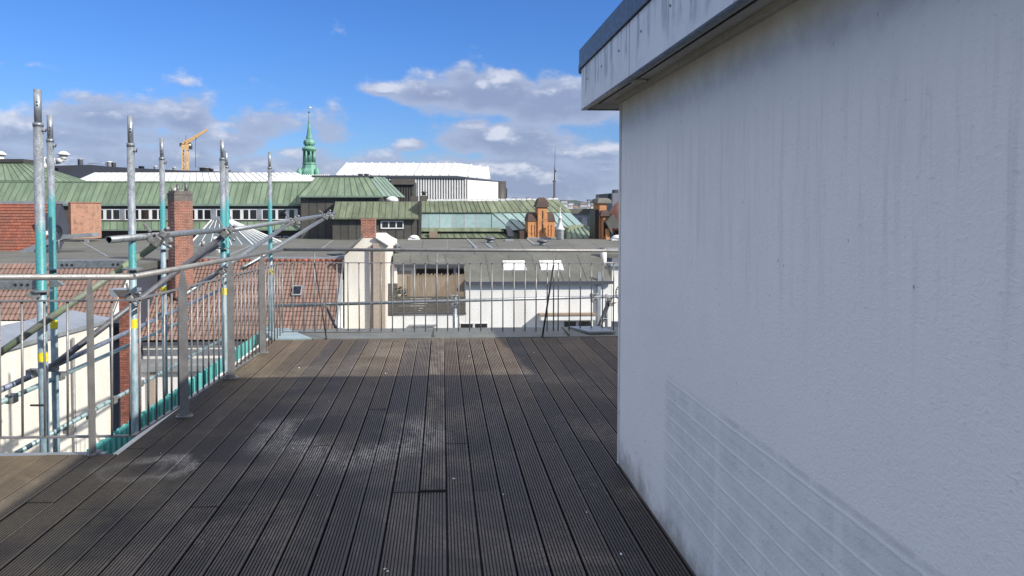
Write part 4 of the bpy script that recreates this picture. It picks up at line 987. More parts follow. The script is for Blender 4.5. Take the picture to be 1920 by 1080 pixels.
# ================================================================== GREEN-ROOFED COMPLEX
gr = bld('office_building', 'long brown clad building with green copper roof and ribbon windows', 380, 440, 62)
Y1 = 62.0
eA, eB = P(-170, 382, Y1-.2), P(566, 382.5, Y1-.2); tA, tB = P(-170+30, 340.5, Y1+1.5), P(600, 341.5, Y1+1.5)
eA.z = eB.z; tA.z = tB.z; tA.x = eA.x; tB.x = eB.x+1.2
npn = 62
panels(gr, eA, eB, Vector((eB.x, tB.y, tB.z)), tA, npn, 'copper', rib=.045, ribw=.032)
panels(gr, eB+Vector((.0, 0, 0)), eB+Vector((.02, 0, 0)), tB+Vector((.4, 0, 0)), Vector((eB.x, tB.y, tB.z)), 1, 'copper', rib=0)
MB().box((eA.x, Y1-.3, eA.z-.16), (eB.x, Y1-.16, eA.z+.02)).build('gutter', 'copper_grey', gr)
MB().box((tA.x, tA.y-.1, tA.z-.05), (tB.x, tA.y+6, tA.z+.06)).build('roof_top', 'copper', gr)
wx0, wx1 = XA(-170, Y1), XA(566, Y1)
MB().box((wx0, Y1, -20), (wx1, Y1+8, eA.z-.1)).build('wall', 'brown_clad', gr)
zw = lambda q, Y=Y1: P(300, q, Y).z
wb_ = MB().box((XA(165, Y1), Y1-.06, zw(412.5)), (wx1-.3, Y1-.005, zw(391.5))).build('window_band', 'white_paint', gr)
for k in range(-1, 6):
    for (u, v) in ((181, 195), (201.5, 210.5), (214, 225.4), (237.5, 249.5), (254.5, 261)):
        u, v = u+85.4*k, v+85.4*k
        if u < 166 or v > 563: continue
        MB().box((XA(u, Y1), Y1-.075, zw(410.6)), (XA(v, Y1), Y1-.062, zw(393.5))).build('window_pane', 'glass_dark', wb_)
    u, v = 226.5+85.4*k, 235.5+85.4*k
    if 166 < u and v < 563: MB().box((XA(u, Y1), Y1-.08, zw(411.5)), (XA(v, Y1), Y1-.062, zw(392.5))).build('window_panel', 'zinc', wb_)
panels(gr, P(168, 430, Y1-.7), P(566, 430, Y1-.7), P(566, 415.5, Y1-.02), P(168, 415.5, Y1-.02), 31, 'copper', rib=.04, ribw=.04, name='ledge_panel')
MB().box((XA(168, Y1), Y1-.75, zw(432)), (XA(565, Y1), Y1-.65, zw(429.5))).build('gutter', 'copper_grey', gr)
for (u, v) in ((508, 527), (531, 542), (545, 557), (557.5, 564)):
    f_ = MB().box((XA(u, Y1), Y1-.08, zw(452)), (XA(v, Y1), Y1-.01, zw(443))).build('window', 'white_paint', gr)
    if v < 558: MB().box((XA(u+2, Y1), Y1-.09, zw(450)), (XA(v-2, Y1), Y1-.081, zw(445))).build('pane', 'glass_dark', f_)
# hipped green roof at the far left
h0 = bld('hipped_roof', 'green copper pyramid roof with dark flat cap at the left edge', 20, 338, 64, 'roof', z=P(20, 338, 64).z)
hz0, hz1 = P(20, 338.5, 64).z, P(20, 305, 66).z
xL, xR, xa_, xb_2 = XA(-90, 64), XA(100, 64), XA(-45, 66), XA(47, 66)
panels(h0, (xL, 63.6, hz0), (xR, 63.6, hz0), (xb_2, 66, hz1), (xa_, 66, hz1), 14, 'copper', rib=.045, ribw=.032)
panels(h0, (xR, 63.6, hz0), (xR+1, 69, hz0), (xb_2, 67.5, hz1), (xb_2, 66, hz1), 6, 'copper', rib=.045, ribw=.032)
MB().box((xa_-.3, 65.8, hz1), (xb_2+.1, 68, P(20, 298, 65.8).z)).build('cap', 'dark_clad', h0)
# stepped middle block
m3 = bld('stair_tower', 'brown clad block with green hipped roof in the middle of the complex', 640, 400, 58)
Y3 = 61.0; z3 = P(640, 367.5, Y3).z
panels(m3, (XA(563, Y3), Y3-.3, z3), (XA(718, Y3), Y3-.3, z3), (XA(690, 63.4), 63.4, P(650, 330, 63.4).z), (XA(596, 63.4), 63.4, P(650, 330, 63.4).z), 11, 'copper', rib=.045, ribw=.032)
panels(m3, (XA(718, Y3), Y3-.3, z3), (XA(760, 68), 68, z3+.0), (XA(722, 66.5), 66.5, P(650, 331, 65).z), (XA(690, 63.4), 63.4, P(650, 330, 63.4).z), 5, 'copper_grey', rib=.045, ribw=.032)
MB().box((XA(585, 63.2), 63.2, P(650, 332, 63.2).z), (XA(700, 63.2), 65, P(650, 328.8, 63.2).z)).build('ridge_cap', 'slate', m3)
panels(m3, (XA(565, Y3), Y3, -20), (XA(718, Y3), Y3, -20), (XA(718, Y3), Y3, z3-.05), (XA(565, Y3), Y3, z3-.05), 10, 'brown_clad', 'dark_clad', 'cladding_panel', rib=.025, ribw=.05)
MB().box((XA(565, Y3)+.02, Y3+.07, -20), (XA(718, Y3)-.02, Y3+9, z3-.06)).build('wall', 'brown_clad', m3)
MB().box((XA(563, Y3), Y3-.4, z3-.12), (XA(719, Y3), Y3-.25, z3+.02)).build('gutter', 'copper_grey', m3)
for u in (676, 687): MB().lathe(P(u, 328, 64), [(.06, -.3), (.08, -.08), (.22, 0), (.24, .08), (.05, .1)], 12).build('exhaust', 'slate', m3)
m4 = bld('clad_annex', 'dark clad annex with green copper eaves and a small three-pane window', 700, 430, 53)
Y4 = 58.6; z4 = P(700, 408.5, Y4).z
panels(m4, (XA(624, Y4), Y4-.35, z4), (XA(785, Y4), Y4-.35, z4), (XA(785, 60.1), 60.1, P(700, 378, 60.1).z), (XA(630, 60.1), 60.1, P(700, 378, 60.1).z), 13, 'copper2', rib=.045, ribw=.032)
MB().box((XA(624, Y4), Y4-.42, z4-.10), (XA(786, Y4), Y4-.33, z4+.02)).build('gutter', 'copper2', m4)
MB().box((XA(628, 60.1), 60.1, -5), (XA(786, 60.1), 60.8, P(700, 378, 60.1).z+.02)).build('roof_top', 'dark_clad', m4)
panels(m4, (XA(624, Y4), Y4, -20), (XA(787, Y4), Y4, -20), (XA(787, Y4), Y4, z4-.02), (XA(624, Y4), Y4, z4-.02), 11, 'brown_clad', 'dark_clad', 'cladding_panel', rib=.025, ribw=.05)
MB().box((XA(624, Y4)+.02, Y4+.07, -20), (XA(787, Y4)-.02, Y4+2, z4-.04)).build('wall', 'dark_clad', m4)
MB().box((XA(785, Y4), Y4-.1, -5), (XA(790, Y4), Y4+2, P(787, 377, Y4).z)).build('party_wall', 'dark_clad', m4)
f_ = MB().box((XA(714, Y4), Y4-.10, P(0, 430, Y4).z), (XA(757, Y4), Y4-.01, P(0, 414.5, Y4).z)).build('window', 'white_paint', m4)
for (u, v) in ((717, 728), (730.5, 742), (744.5, 755)): MB().box((XA(u, Y4), Y4-.11, P(0, 427.5, Y4).z), (XA(v, Y4), Y4-.101, P(0, 416.5, Y4).z)).build('window_pane', 'glass_dark', f_)
# arched light and little stacks behind
arc = P(735, 376, 61.5); MB().lathe(arc, [(.55, -.1), (.5, .15), (.3, .3), (.05, .35)], 16).build('rooflight', 'white_paint', m4)
MB().box(P(770, 378, 62)+Vector((0, 0, -.4)), P(784, 368, 62)+Vector((0, .6, 0))).build('vent_box', 'timber', m4)
MB().box(P(788, 378, 62)+Vector((0, 0, -.4)), P(801, 367, 62)+Vector((0, .6, 0))).lathe(P(795, 366, 62.3), [(.16, 0), (.16, .2), (.3, .24), (.1, .34)], 12).build('vent_box', 'timber', m4)
# glazed mansard
gz = bld('glazed_building', 'green roofed building with a sloping band of pale glass', 900, 420, 55)
Y5 = 58.6
q = lambda px, py, Y: P(px, py, Y)
panels(gz, q(790, 446, Y5), q(955, 446, Y5), q(940, 433, Y5+.6), q(790, 433, Y5+.6), 13, 'copper2', rib=.04, ribw=.04)
MB().prism([q(790, 434, Y5+.2), q(946, 434, Y5+.2), q(938, 427, Y5+.5), q(790, 427, Y5+.5)], (0, .4, 0)).build('gutter_ledge', 'copper2', gz)
panels(gz, q(790, 427, Y5+.6), q(921, 427, Y5+.6), q(921, 398.5, Y5+1.6), q(790, 398.5, Y5+1.6), 6, 'glass_pale', 'zinc', 'glass_pane', rib=.03, ribw=.05, xs=[0, .115, .27, .445, .62, .79, 1])
panels(gz, q(790, 398, Y5+1.4), q(921, 398, Y5+1.4), q(911, 377, Y5+3.4), q(790, 377, Y5+3.4), 15, 'copper2', rib=.045, ribw=.032)
panels(gz, q(921, 398, Y5+1.4), q(1072, 397, 65), q(1045, 374.5, 66), q(911, 377, Y5+3.4), 11, 'copper2', rib=.045, ribw=.032)
panels(gz, q(958, 432, Y5+.6), q(1094, 423, 64), q(1068, 397.5, 65), q(922, 398.5, Y5+1.6), 9, 'glass_pale', 'seam', 'glass_pane', rib=.05, ribw=.07)
MB().prism([q(922, 427, Y5+.6), q(958, 430, Y5+.62), q(922, 399, Y5+1.6)], (0, .1, 0)).build('glass_pane', 'glass_pale', gz)
MB().prism([q(955, 447, 59), q(1140, 447, 63.9), q(1094, 421, 64), q(956, 428, 59.6)], (0, .4, 0)).build('roof_skirt', 'copper2', gz)
panels(gz, q(1062, 447, 60.6), q(1137, 445, 61), q(1112, 423, 63.7), q(1062, 430, 63.3), 7, 'copper_grey', rib=.07, ribw=.08)
MB().prism([q(790, 449, 61), q(790, 377.5, 62.3), q(1040, 376, 66.5), q(1090, 424, 66.5), q(1128, 449, 66.5)], (0, 5, 0)).build('wall', 'dark_clad', gz)
for i in range(26):
    f = i/26; c = q(790+258*f, 376.4-2.2*f-1.2*random.random(), Y5+3.5+4*f); MB().box(c+Vector((0, 0, -.06)), c+Vector((.40, .2, .06+.05*random.random()))).build('ridge_flashing', 'white_paint', gz)
for (a_, b2) in (((925, 433), (948, 447)),): MB().prism([q(948, 424, 58.6), q(955, 424, 58.6), q(964, 437, 58.5), q(963, 443, 58.5), q(952, 443, 58.5)], (0, .3, 0)).build('hatch', 'slate', gz)
MB().prism([q(805, 434, 58.5), q(820, 434, 58.5), q(820, 446, 58.5), q(805, 446, 58.5)], (0, .1, 0)).build('rusty_panel', 'bamboo', gz)

# ================================================================== FARTHER BUILDINGS
wr = bld('long_white_roof', 'long low white ribbed roof behind the green roof at left', 360, 330, 76)
panels(wr, P(128, 345, 74), P(606, 345, 74), P(556, 323.5, 77), P(178, 323.5, 77), 34, 'white_paint', 'zinc', rib=.035, ribw=.06)
MB().prism([P(128, 346, 74.3), P(606, 346, 74.3), P(556, 324.5, 77.3), P(178, 324.5, 77.3)], (0, 4, -.2)).build('wall', 'white_wall', wr)
for i in range(24):
    x = 512+i*4; MB().bar(P(x, 340, 73.9), P(x+13, 328, 76), .07, .1).build('louvre', 'white_paint', wr)
ds = bld('dark_slab_building', 'dark slate flat-roofed building with white vents behind the left roofs', 250, 320, 92)
slab('wall', 'slate', ds, [(60, 345), (60, 318), (80, 311), (170, 309), (215, 313), (330, 319), (470, 323), (470, 345)], 92, 14)
def duct(x0, label):
    t = bld('white_duct', label, x0, 310, 90, 'duct', 'white roof ducts', z=P(x0, 318, 90).z)
    if x0 > 0: MB().path([P(81, 316, 90), P(82, 303, 90), P(88, 300.5, 90), P(107, 301.5, 90), P(117, 298, 90), P(119, 291, 90)], .42, 14).build('pipe', 'white_paint', t)
    else: MB().path([P(x0, 330, 90), P(x0, 291, 90)], .42, 14).build('pipe', 'white_paint', t)
    c = P(119 if x0 > 0 else x0, 291, 90); MB().lathe(c, [(.42, -.2), (.45, .0), (.70, .02), (.72, .12), (.35, .42), (.05, .5)], 18).build('hood', 'white_paint', t)
duct(100, 'bent white ventilation duct with mushroom hood between the two left uprights'); duct(0, 'white ventilation hood cut by the left edge of the picture')
for (u, v, w_, h_, m_, lb) in ((146, 308, 9, 9, 'zinc', 'small grey roof exhaust right of the bent white duct'), (200, 311, 10, 7, 'white_paint', 'twin white roof exhaust left of the third upright'), (209, 311, 8, 6, 'coupler', 'dark grey roof exhaust beside the white twin exhaust'),
                   (260, 315.5, 10, 3.5, 'slate', 'flat dark roof unit just right of the third upright'), (288, 317, 7, 5, 'white_paint', 'round white vent left of the crane mast'), (323, 319, 7, 5, 'white_paint', 'round white vent below the crane'), (374, 321, 20, 6, 'coupler', 'long grey roof plant right of the crane'), (391, 322, 9, 5, 'slate', 'dark box at the right end of the slab roof')):
    c = P(u, v, 93); e = w_*93/F_PX; tag(MB().lathe(c+Vector((e/2, 0, 0)), [(e/2, -.3), (e/2, h_*.062), (e*.55, h_*.064), (e*.55, h_*.072), (e*.1, h_*.08)], 10).build('roof_exhaust', m_), lb, 'vent')
r_ = MB().path([P(165, 309.5, 93), P(165, 306, 93), P(198, 306, 93), P(198, 310, 93)], .04, 6); tag(r_.build('roof_rail', 'zinc'), 'thin metal rail on the dark slab roof left of the third upright', 'railing')
# big white hall
hl = bld('white_hall', 'large white hall with ribbed sloping roof and corrugated wall', 780, 340, 110)
YH = 110.0
panels(hl, q(630, 328.5, YH), q(858, 329.5, YH), q(868, 306, YH+6), q(651, 305, YH+6), 14, 'hall_white', 'far_white', rib=.10, ribw=.16)
for (a_, b2, c_, d_) in (((858, 330), (878, 332), (884, 309), (868, 307)), ((877, 332), (894, 333.5), (900, 311.5), (884, 310)), ((893, 333.5), (918, 336), (914, 313), (900, 312.5))):
    yo = lambda x: YH+.9+max(0, x-873)*9/61
    MB().prism([q(a_[0], a_[1], yo(a_[0])), q(b2[0], b2[1], yo(b2[0])), q(c_[0], c_[1], yo(b2[0])+5), q(d_[0], d_[1], yo(a_[0])+5)], (0, .3, 0)).build('roof_step', 'hall_white', hl)
    MB().bar(q(b2[0], b2[1], yo(b2[0])), q(c_[0], c_[1], yo(b2[0])+5), .25, .3).build('roof_edge', 'white_paint', hl)
MB().prism([q(640, 400, YH+1), q(640, 331, YH+1), q(868, 332, YH+1), q(934, 340, YH+12), q(934, 400, YH+12)], (0, 20, 0)).build('core', 'far_white', hl) if False else None
slab('core', 'far_grey', hl, [(640, 400), (640, 331), (862, 332), (862, 400)], YH+2.5, 18)
# corrugated front wall, real folds
cm = MB(); x = 700.0
while x < 872:
    a0 = q(x, 331.5+(x-700)*.012, YH-.2); a1 = q(x+2.6, 331.5+(x-700)*.012, YH-.2); a2 = q(x+3.2, 331.5, YH+.35); a3 = q(x+4.3, 331.5, YH+.35)
    for u, v in ((a0, a1), (a1, a2), (a2, a3)): cm.poly([(u.x, u.y, -5), (v.x, v.y, -5), (v.x, v.y, a0.z), (u.x, u.y, a0.z)])
    a4 = q(x+4.9, 331.5, YH-.2); cm.poly([(a3.x, a3.y, -5), (a4.x, a4.y, -5), (a4.x, a4.y, a0.z), (a3.x, a3.y, a0.z)]); x += 4.9
cm.build('corrugated_wall', 'white_paint', hl)
MB().prism([q(650, 329, YH-.4), q(858, 330, YH-.4), q(873, 332, YH-.4), q(934, 339.5, YH+9), q(934, 341.5, YH+9), q(873, 335, YH-.4), q(650, 332, YH-.4)], (0, .8, 0)).build('eaves', 'slate', hl)
MB().prism([q(873, 334.5, YH), q(934, 341, YH+9), Vector((q(934, 341, YH+9).x, YH+9, -5)), Vector((q(873, 341, YH).x, YH, -5))], (0, 1, 0)).build('end_wall', 'white_wall', hl)
MB().tube((q(936, 350, YH+13).x, YH+13, -5), (q(936, 350, YH+13).x, YH+13, q(936, 340, YH+13).z), 1.15, n=24).build('round_stair', 'dark_clad', hl)
rect('annex', 'dark_clad', hl, 945, 353, 951, 400, YH+14, 6)
db = bld('dark_ribbed_building', 'dark ribbed plant building between the green hip and the white hall', 750, 355, 80)
panels(db, q(700, 400, 80), q(777, 400, 80), q(777, 338, 80), q(700, 338, 80), 16, 'brown_clad', 'dark_clad', 'cladding_panel', rib=.08, ribw=.08)
rect('parapet', 'timber', db, 733, 335, 778, 346, 79.7, .3); rect('wall', 'dark_clad', db, 701, 339, 776, 400, 80.2, 8)

# -- orange turret with curved dark roofs
def curved_roof(name, parent, x0, x1, y0, y1, z0, z1, over, topk, m='tile_dark'):
    mb = MB(); n = 6; rings = []
    cx, cy = (x0+x1)/2, (y0+y1)/2; hx, hy = (x1-x0)/2, (y1-y0)/2
    for i in range(n+1):
        f = i/n; k = topk+(1-topk)*math.sqrt(max(0, 1-f**2.0)); ex = over*(1-f)**4
        z = z0+(z1-z0)*f
        rings.append([(cx-hx*k-ex, cy-hy*k-ex, z), (cx+hx*k+ex, cy-hy*k-ex, z), (cx+hx*k+ex, cy+hy*k+ex, z), (cx-hx*k-ex, cy+hy*k+ex, z)])
    for a_, b2 in zip(rings[:-1], rings[1:]):
        for i in range(4): mb.poly([a_[i], a_[(i+1) % 4], b2[(i+1) % 4], b2[i]])
    mb.poly(rings[-1]); mb.poly(rings[0][::-1]); return mb.build(name, m, parent)
def turret(label, pxs, Y, m='brick_turret', z=None):
    t = bld('brick_turret', label, sum(pxs[0][:2])/2, 446, Y, 'turret', z=z or P(900, 447, Y).z-.5); return t
YT = 58.0; zt_ = lambda py, Y=YT: P(1015, py, Y).z
tu = bld('brick_turret', 'bright orange brick turret with bell-shaped dark tiled roofs', 1015, 447, YT, 'turret', z=-1.4)
x0, x1 = XA(990, YT), XA(1040, YT); m0, m1 = XA(1008, YT), XA(1026, YT)
MB().box((x0, YT, -1.6), (x1, YT+2.2, zt_(415))).build('base_wall', 'brick_turret', tu)
MB().box((m0, YT-.12, -1.6), (m1, YT+1.6, zt_(387))).build('tower_wall', 'brick_turret', tu)
curved_roof('side_roof', tu, x0, m0-.01, YT, YT+2.2, zt_(415)+.01, zt_(398), .05, .5); curved_roof('side_roof', tu, m1+.01, x1, YT, YT+2.2, zt_(415)+.01, zt_(398), .05, .5)
curved_roof('bell_roof', tu, m0-.05, m1+.05, YT-.15, YT+1.5, zt_(385.5), zt_(370), .07, .35)
MB().box((m0-.14, YT-.24, zt_(388)), (m1+.14, YT+1.7, zt_(385.6))).build('cornice', 'timber', tu)
for (u, v, a_, b2) in ((1016.4, 1018.2, 395, 411), (1016.4, 1018.2, 421, 437)): MB().box((XA(u, YT), YT-.14, zt_(b2)), (XA(v, YT), YT-.121, zt_(a_))).build('slit_window', 'opening', tu)
for (u, v) in ((999, 1003), (1030, 1034)):
    MB().box((XA(u-1.5, YT), YT-.05, zt_(442)), (XA(u, YT), YT-.001, zt_(421))).box((XA(v, YT), YT-.05, zt_(442)), (XA(v+1.5, YT), YT-.001, zt_(421))).build('blind_niche', 'brick_turret', tu)
MB().box((x0-.1, YT-.2, -1.7), (x1+.1, YT-.001, zt_(445))).build('plinth', 'zinc', tu)
sd = MB().box((XA(975, YT), YT+.2, -1.6), (XA(987, YT), YT+1.6, zt_(433))); tag(sd.build('small_dormer', 'tile_dark'), 'small dark tiled block left of the orange turret foot', 'dormer')
# white pinnacle
wc = P(1050, 447, 57); pn = thing('white_pinnacle', (wc.x, 57, -1.4), 'white metal flue pinnacle with pointed tip right of the orange turret', 'flue')
zq = lambda py: P(1050, py, 57).z
MB().lathe((wc.x, 57, 0), [(.29, -1.4), (.29, zq(431)), (.36, zq(430.5)), (.36, zq(429)), (.18, zq(424)), (.13, zq(410)), (.17, zq(409.5)), (.15, zq(407)), (.04, zq(404)), (.03, zq(392)), (.06, zq(391)), (.02, zq(389))], 18).build('flue', 'white_paint', pn)
for py in (433, 437, 441, 445): MB().lathe((wc.x, 57, zq(py)), [(.30, -.02), (.31, 0), (.30, .02)], 16).build('ring', 'zinc', pn)
# second turret group near the penthouse corner
t2_ = bld('brick_turret', 'brick turret with grey domed roof close to the penthouse corner', 1130, 447, 56, 'turret', z=-1.4)
YU = 58.3; zU = lambda py: P(1130, py, YU).z
MB().box((XA(1124, YU), YU, -1.6), (XA(1137, YU), YU+2.5, zU(381))).build('tower_wall', 'brick_turret', t2_)
MB().box((XA(1117, YU), YU+.3, -1.6), (XA(1123.8, YU), YU+2.5, zU(393))).build('dark_wall', 'dark_clad', t2_)  # whole wall in the dark cladding colour
curved_roof('dome_roof', t2_, XA(1120, YU), XA(1146, YU), YU-.1, YU+2.6, zU(381), zU(371), .05, .5, 'felt')
MB().box((XA(1131, 57.5), 57.5, -1.6), (XA(1141, 57.5), 58.2, zU(406))).build('low_wall', 'brick_turret', t2_)
curved_roof('low_roof', t2_, XA(1126, 57.5), XA(1142, 57.5), 57.4, 58.25, zU(405), zU(394), .05, .5, 'tile_dark')
MB().lathe(P(1136.5, 430, 57.4), [(.18, -.5), (.18, .5), (.1, .65), (.02, .7)], 12, sy=.2).build('arched_window', 'opening', t2_)
MB().box((XA(1135.5, 57.2), 57.0, -1.6), (XA(1142, 57.2), 57.4, zU(428))).build('pier', 'brick_turret', t2_)
MB().prism([q(1136, 416, 56.8), q(1150, 401, 56.8), q(1170, 428, 56.8), q(1148, 428, 56.8), q(1148, 440, 56.8), q(1143, 430, 56.8)], (0, 2, 0)).build('gablet', 'felt', t2_)
gb2 = bld('grey_office_block', 'blue-grey windowless office block behind the second turret', 1158, 380, 90)
MB().box((XA(1148, 90), 90, -20), (XA(1200, 90), 100, P(0, 361, 90).z)).build('wall', 'grey_clad', gb2)
MB().box((XA(1139, 91), 91, P(0, 372, 90).z), (XA(1148, 91)-.02, 96, P(0, 362, 90).z)).build('recess', 'slate', gb2)
MB().box((XA(1154, 90), 90.5, P(0, 361, 90).z), (XA(1161, 90), 92, P(0, 354, 90).z)).build('roof_unit', 'slate', gb2)
MB().lathe(P(1166, 361, 92), [(.35, 0), (.35, .6), (.45, .62), (.1, .9)], 14).build('vent', 'white_paint', gb2)
rd = bld('dark_red_dome', 'dark red curved roof just visible at the penthouse corner', 1168, 400, 60)
MB().tube((XA(1186, 60), 60, -1), (XA(1186, 60), 66, -1), 1.0, n=8).build('drum', 'dark_clad', rd)
cm = MB(); c0 = P(1186, 410, 60); 
cm.lathe((c0.x, 62, c0.z-1), [(1.75, 0), (1.7, .8), (1.45, 1.6), (1.0, 2.2), (.5, 2.6)], 24); cm.build('dome', 'tile_dark' if False else 'far_red', rd)
# flat brown roofed block in the gap right of the glass building
fb = bld('low_grey_block', 'low grey block with white bays between the glass roof and the second turret', 1100, 400, 95)
MB().box((XA(1055, 95), 95, -20), (XA(1125, 95), 105, P(0, 401, 95).z)).build('wall', 'far_white', fb)
MB().box((XA(1050, 94.6), 94.6, P(0, 401, 95).z), (XA(1130, 94.6), 106, P(0, 391.5, 95).z)).build('roof', 'felt', fb)
for (u, v) in ((1063, 1080), (1084, 1090), (1101, 1106)): MB().box((XA(u, 95), 94.9, P(0, 424, 95).z), (XA(v, 95), 94.98, P(0, 408, 95).z)).build('opening', 'coupler', fb)

# -- aerial mast
c = P(1039.5, 385, 80); am = thing('aerial_mast', (c.x, 80, 0), 'thin radio mast rising above the orange turret roofline', 'mast')
MB().tube((c.x, 80, -3), P(1039.5, 338, 80), .11, n=8).build('pole', 'slate', am); MB().tube(P(1039.5, 338, 80), P(1040, 314, 80), .06, n=8).build('pole', 'slate', am); MB().tube(P(1040, 314, 80), P(1041, 279, 80), .025, n=6).build('whip', 'slate', am)
MB().bar(P(1036, 340, 80), P(1043, 340, 80), .1, .1).box(P(1041, 323, 80), P(1043, 319, 80)+Vector((0, .2, 0))).build('bracket', 'slate', am)

# -- copper spire
sp = bld('church_spire', 'green copper baroque spire with open lantern and gilded vane', 580, 328, 220, 'spire', z=-20)
YS = 220.0; zs = lambda py: P(580, py, YS).z; c = P(580, 300, YS); rr = lambda px: px*YS/F_PX
MB().lathe((c.x, YS, 0), [(rr(26), -20), (rr(24), zs(345)), (rr(21), zs(330)), (rr(19), zs(322)), (rr(14), zs(316)), (rr(12), zs(309))], 8, False, rot=.4).build('base_roof', 'verdigris', sp)
for sx in (-1, 1): MB().lathe((c.x+sx*rr(16), YS-2, 0), [(rr(6), -5), (rr(6), zs(326)), (rr(5), zs(321)), (rr(2), zs(316)), (.1, zs(313))], 10).build('corner_dome', 'verdigris', sp)
MB().lathe((c.x, YS, 0), [(rr(12.5), zs(309)), (rr(13), zs(308)), (rr(13), zs(305.5)), (rr(12), zs(305))], 8, False, rot=.4).build('gallery', 'verdigris', sp)
for k in range(8):
    a = .4+k*math.pi/4; MB().tube((c.x+rr(10.5)*math.cos(a), YS+rr(10.5)*math.sin(a), zs(305)), (c.x+rr(10.5)*math.cos(a), YS+rr(10.5)*math.sin(a), zs(284)), rr(1.5), n=8).build('column', 'verdigris', sp)
MB().lathe((c.x, YS, 0), [(rr(3), zs(305)), (rr(3), zs(284))], 8).build('newel', 'verdigris', sp)
MB().lathe((c.x, YS, 0), [(rr(11), zs(285)), (rr(13.5), zs(280)), (rr(13.5), zs(279)), (rr(9.5), zs(275)), (rr(7.5), zs(274))], 16, rot=.4).build('cornice', 'verdigris', sp)
MB().lathe((c.x, YS, 0), [(rr(7.5), zs(274)), (rr(10.2), zs(271)), (rr(11), zs(267.5)), (rr(9.8), zs(263.5)), (rr(6), zs(261)), (rr(5.2), zs(259.5))], 8, False, rot=.4).build('onion', 'verdigris', sp)
MB().lathe((c.x, YS, 0), [(rr(6), zs(259.5)), (rr(5.4), zs(257)), (rr(3.8), zs(248)), (rr(2.3), zs(236)), (rr(1.2), zs(224)), (rr(.5), zs(211)), (rr(.4), zs(197))], 8, False, rot=.4).build('needle', 'verdigris', sp)
MB().ball(P(579.3, 210.5, YS), rr(1.6)).build('orb', 'slate', sp); MB().lathe(P(581.5, 202, YS), [(.1, -rr(1.8)), (rr(2.4), -.1), (rr(2.4), .1), (.1, rr(1.8))], 10, sy=.2).build('vane', 'white_paint', sp)

# -- construction crane
YC = 300.0; cr = bld('tower_crane', 'ochre construction crane with its jib raised to the right', 347, 318, YC, 'crane', z=-20)
cq = lambda px, py, dy=0: P(px, py, YC+dy)
w_ = .9; cx_, ztop = cq(347, 280).x, cq(347, 281).z
for sx in (-w_, w_):
    for sy in (-w_, w_): MB().bar((cx_+sx, YC+sy, -20), (cx_+sx, YC+sy, ztop), .38, .38).build('mast_leg', 'crane', cr)
z = -2.0; i = 0
lat = MB()
while z < ztop-1:
    s1 = w_ if i % 2 else -w_; lat.bar((cx_-s1, YC-w_, z), (cx_+s1, YC-w_, z+2), .25, .25); lat.bar((cx_-w_, YC+s1, z), (cx_-w_, YC-s1, z+2), .25, .25); lat.bar((cx_+w_, YC+s1, z), (cx_+w_, YC-s1, z+2), .25, .25); z += 2; i += 1
lat.build('mast_lattice', 'crane', cr)
MB().hexa([cq(341, 281, -1), cq(353, 281, -1), cq(353, 281, 2), cq(341, 281, 2)], [cq(339, 272, -1), cq(355, 270, -1), cq(355, 270, 2), cq(339, 272, 2)]).build('slewing_platform', 'crane', cr)
MB().prism([cq(340, 272), cq(344, 264), cq(350, 262), cq(356, 268), cq(352, 273)], (0, 2, 0)).build('machine_house', 'crane', cr)
jib = MB()
for dy in (-.9, .9):
    for oy in (0, 4.5): jib.bar(cq(348, 266+oy, dy), cq(387.5, 242.5+oy*.55, dy), .45, .45)
A_, B_ = cq(348, 266), cq(387, 243)
for k in range(14):
    f0, f1 = k/14, (k+1)/14; o0 = 4.5 if k % 2 else 0; o1 = 4.5-o0
    jib.bar(cq(348+39.5*f0, 266-23.5*f0+o0*(1-.45*f0), -.9), cq(348+39.5*f1, 266-23.5*f1+o1*(1-.45*f1), -.9), .32, .32)
jib.prism([cq(347, 264, -.3), cq(387, 242, -.3), cq(388, 244, -.3), cq(349, 271, -.3)], (0, .5, 0))
jib.build('jib', 'crane', cr)
MB().box(cq(336.5, 274), cq(341.5, 268)+Vector((0, 2, 0))).build('counterweight', 'slate', cr)
MB().box(cq(352.5, 279.5), cq(357.5, 270)+Vector((0, 2, 0))).build('cab', 'slate', cr); MB().ball(cq(356, 272, -.5), .5).build('lamp', 'white_paint', cr)
MB().tube(cq(348.5, 265), cq(348.5, 253), .10, n=6).build('antenna', 'slate', cr); MB().tube(cq(366.5, 258), cq(366.8, 314), .09, n=6).build('hoist_rope', 'slate', cr); MB().box(cq(363, 260), cq(368, 258)+Vector((0, 1, 0))).build('trolley', 'crane', cr)

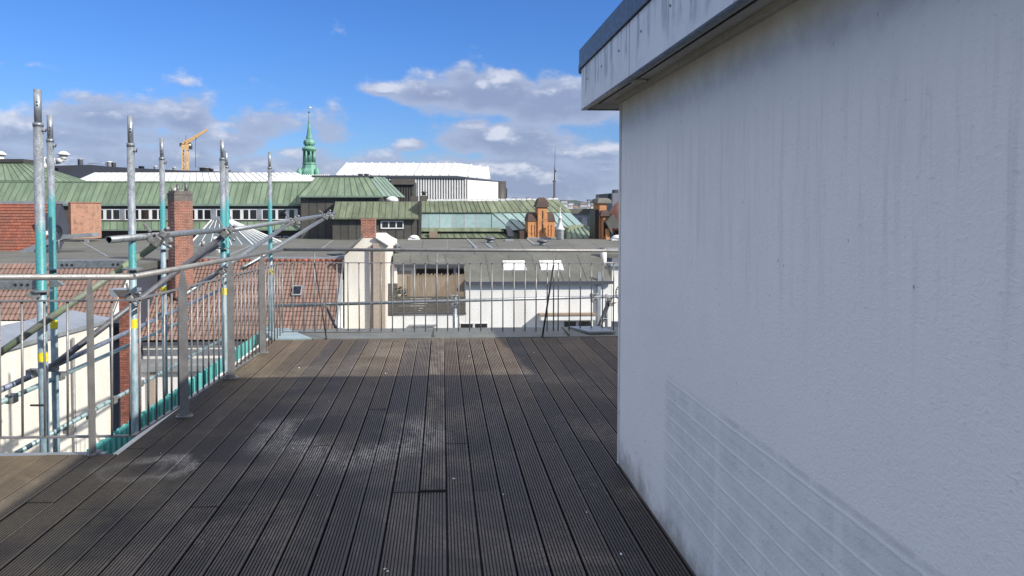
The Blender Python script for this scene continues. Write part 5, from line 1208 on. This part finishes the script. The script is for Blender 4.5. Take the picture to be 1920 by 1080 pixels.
# -- far city
def far_house(px, py_top, Y, w_px, m, roof, label, grp):
    a_ = P(px, py_top, Y); w_ = w_px*Y/F_PX; hgt = a_.z+20
    label = ('narrow ' if w_px < 7.5 else 'wide ')+label
    t = thing('far_building', (a_.x, Y, -20), label, 'building', grp)
    MB().box((a_.x, Y, -20), (a_.x+w_, Y+w_*.8, a_.z)).build('wall', m, t)
    if roof: MB().prism([(a_.x-.3, Y-.3, a_.z), (a_.x-.3, Y+w_*.8+.3, a_.z), (a_.x-.3, Y+w_*.4, a_.z+min(5, w_*.25))], (w_+.6, 0, 0)).build('roof', roof, t)
    else: MB().box((a_.x-.2, Y-.2, a_.z), (a_.x+w_+.2, Y+w_*.8, a_.z+.8)).build('roof', 'far_grey', t)
    n = max(1, int(w_px/2.2))
    wm = MB()
    for i in range(n):
        for f in (2.5, 6): wm.box((a_.x+w_*(i+.25)/n, Y-.05, a_.z-f), (a_.x+w_*(i+.7)/n, Y+.02, a_.z-f+1.6))
    wm.build('window_row', 'glass_dark', t)
fr_ = random.Random(11)
def farlab(px, Y, m='', rf=None):
    side = ('beside the glass roof', 'just off the glass roof', 'left of mid gap', 'at mid gap', 'right of mid gap', 'beside the second turret')[min(5, int((px-1038)/15))]
    look = {'far_white': 'white', 'far_grey': 'grey'}[m]+{None: ' flat-roofed', 'far_grey': ' grey-roofed', 'far_red': ' red-roofed'}[rf]
    return '%s tiny building %s, %s' % (look, side, ('nearest row', 'near row', 'middle row', 'far row', 'last row')[min(4, int((Y-300)/190))])
feat = [(1052, 377, 500, 12, 'far_white', None, 'white far block just right of the glass roof ridge'), (1066, 381, 430, 8, 'far_white', None, 'small pale far block left of the dark gap'), (1103, 376, 520, 16, 'far_white', None, 'long white far block left of the second turret'), (1108, 379, 400, 11, 'far_white', None, 'nearer white far block with window rows by the second turret'),
        (1088, 384, 380, 14, 'far_white', None, 'low white far hall in the middle of the gap')]
for f in feat: far_house(*f, 'far city buildings')
for i in range(34):
    Y = 300+i*28; px = 1038+fr_.random()*90; yy = 391-i*.32+fr_.uniform(-1, 1.5); ww_ = fr_.uniform(4, 11); m_ = fr_.choice(['far_white', 'far_white', 'far_grey']); f_ = fr_.choice([None, 'far_grey', 'far_red', 'far_grey'])
    far_house(px, yy, Y, ww_, m_, f_, farlab(px, Y, m_, f_), 'distant city buildings in the gap')
for i in range(10):
    Y = 420+i*25; px = 955+fr_.random()*85; far_house(px, 372.5+fr_.uniform(-.5, 1.5), Y, fr_.uniform(4, 9), fr_.choice(['far_grey', 'far_white']), None, ('pale ' if i % 2 else 'low ')+'distant roof top at %s the glazed ridge' % ('the left end of', 'left of the middle of', 'the middle of', 'right of the middle of', 'the right end of')[min(4, int((px-955)/17))]+(' in front' if Y < 540 else ' behind'), 'distant roof tops above the green ridge')
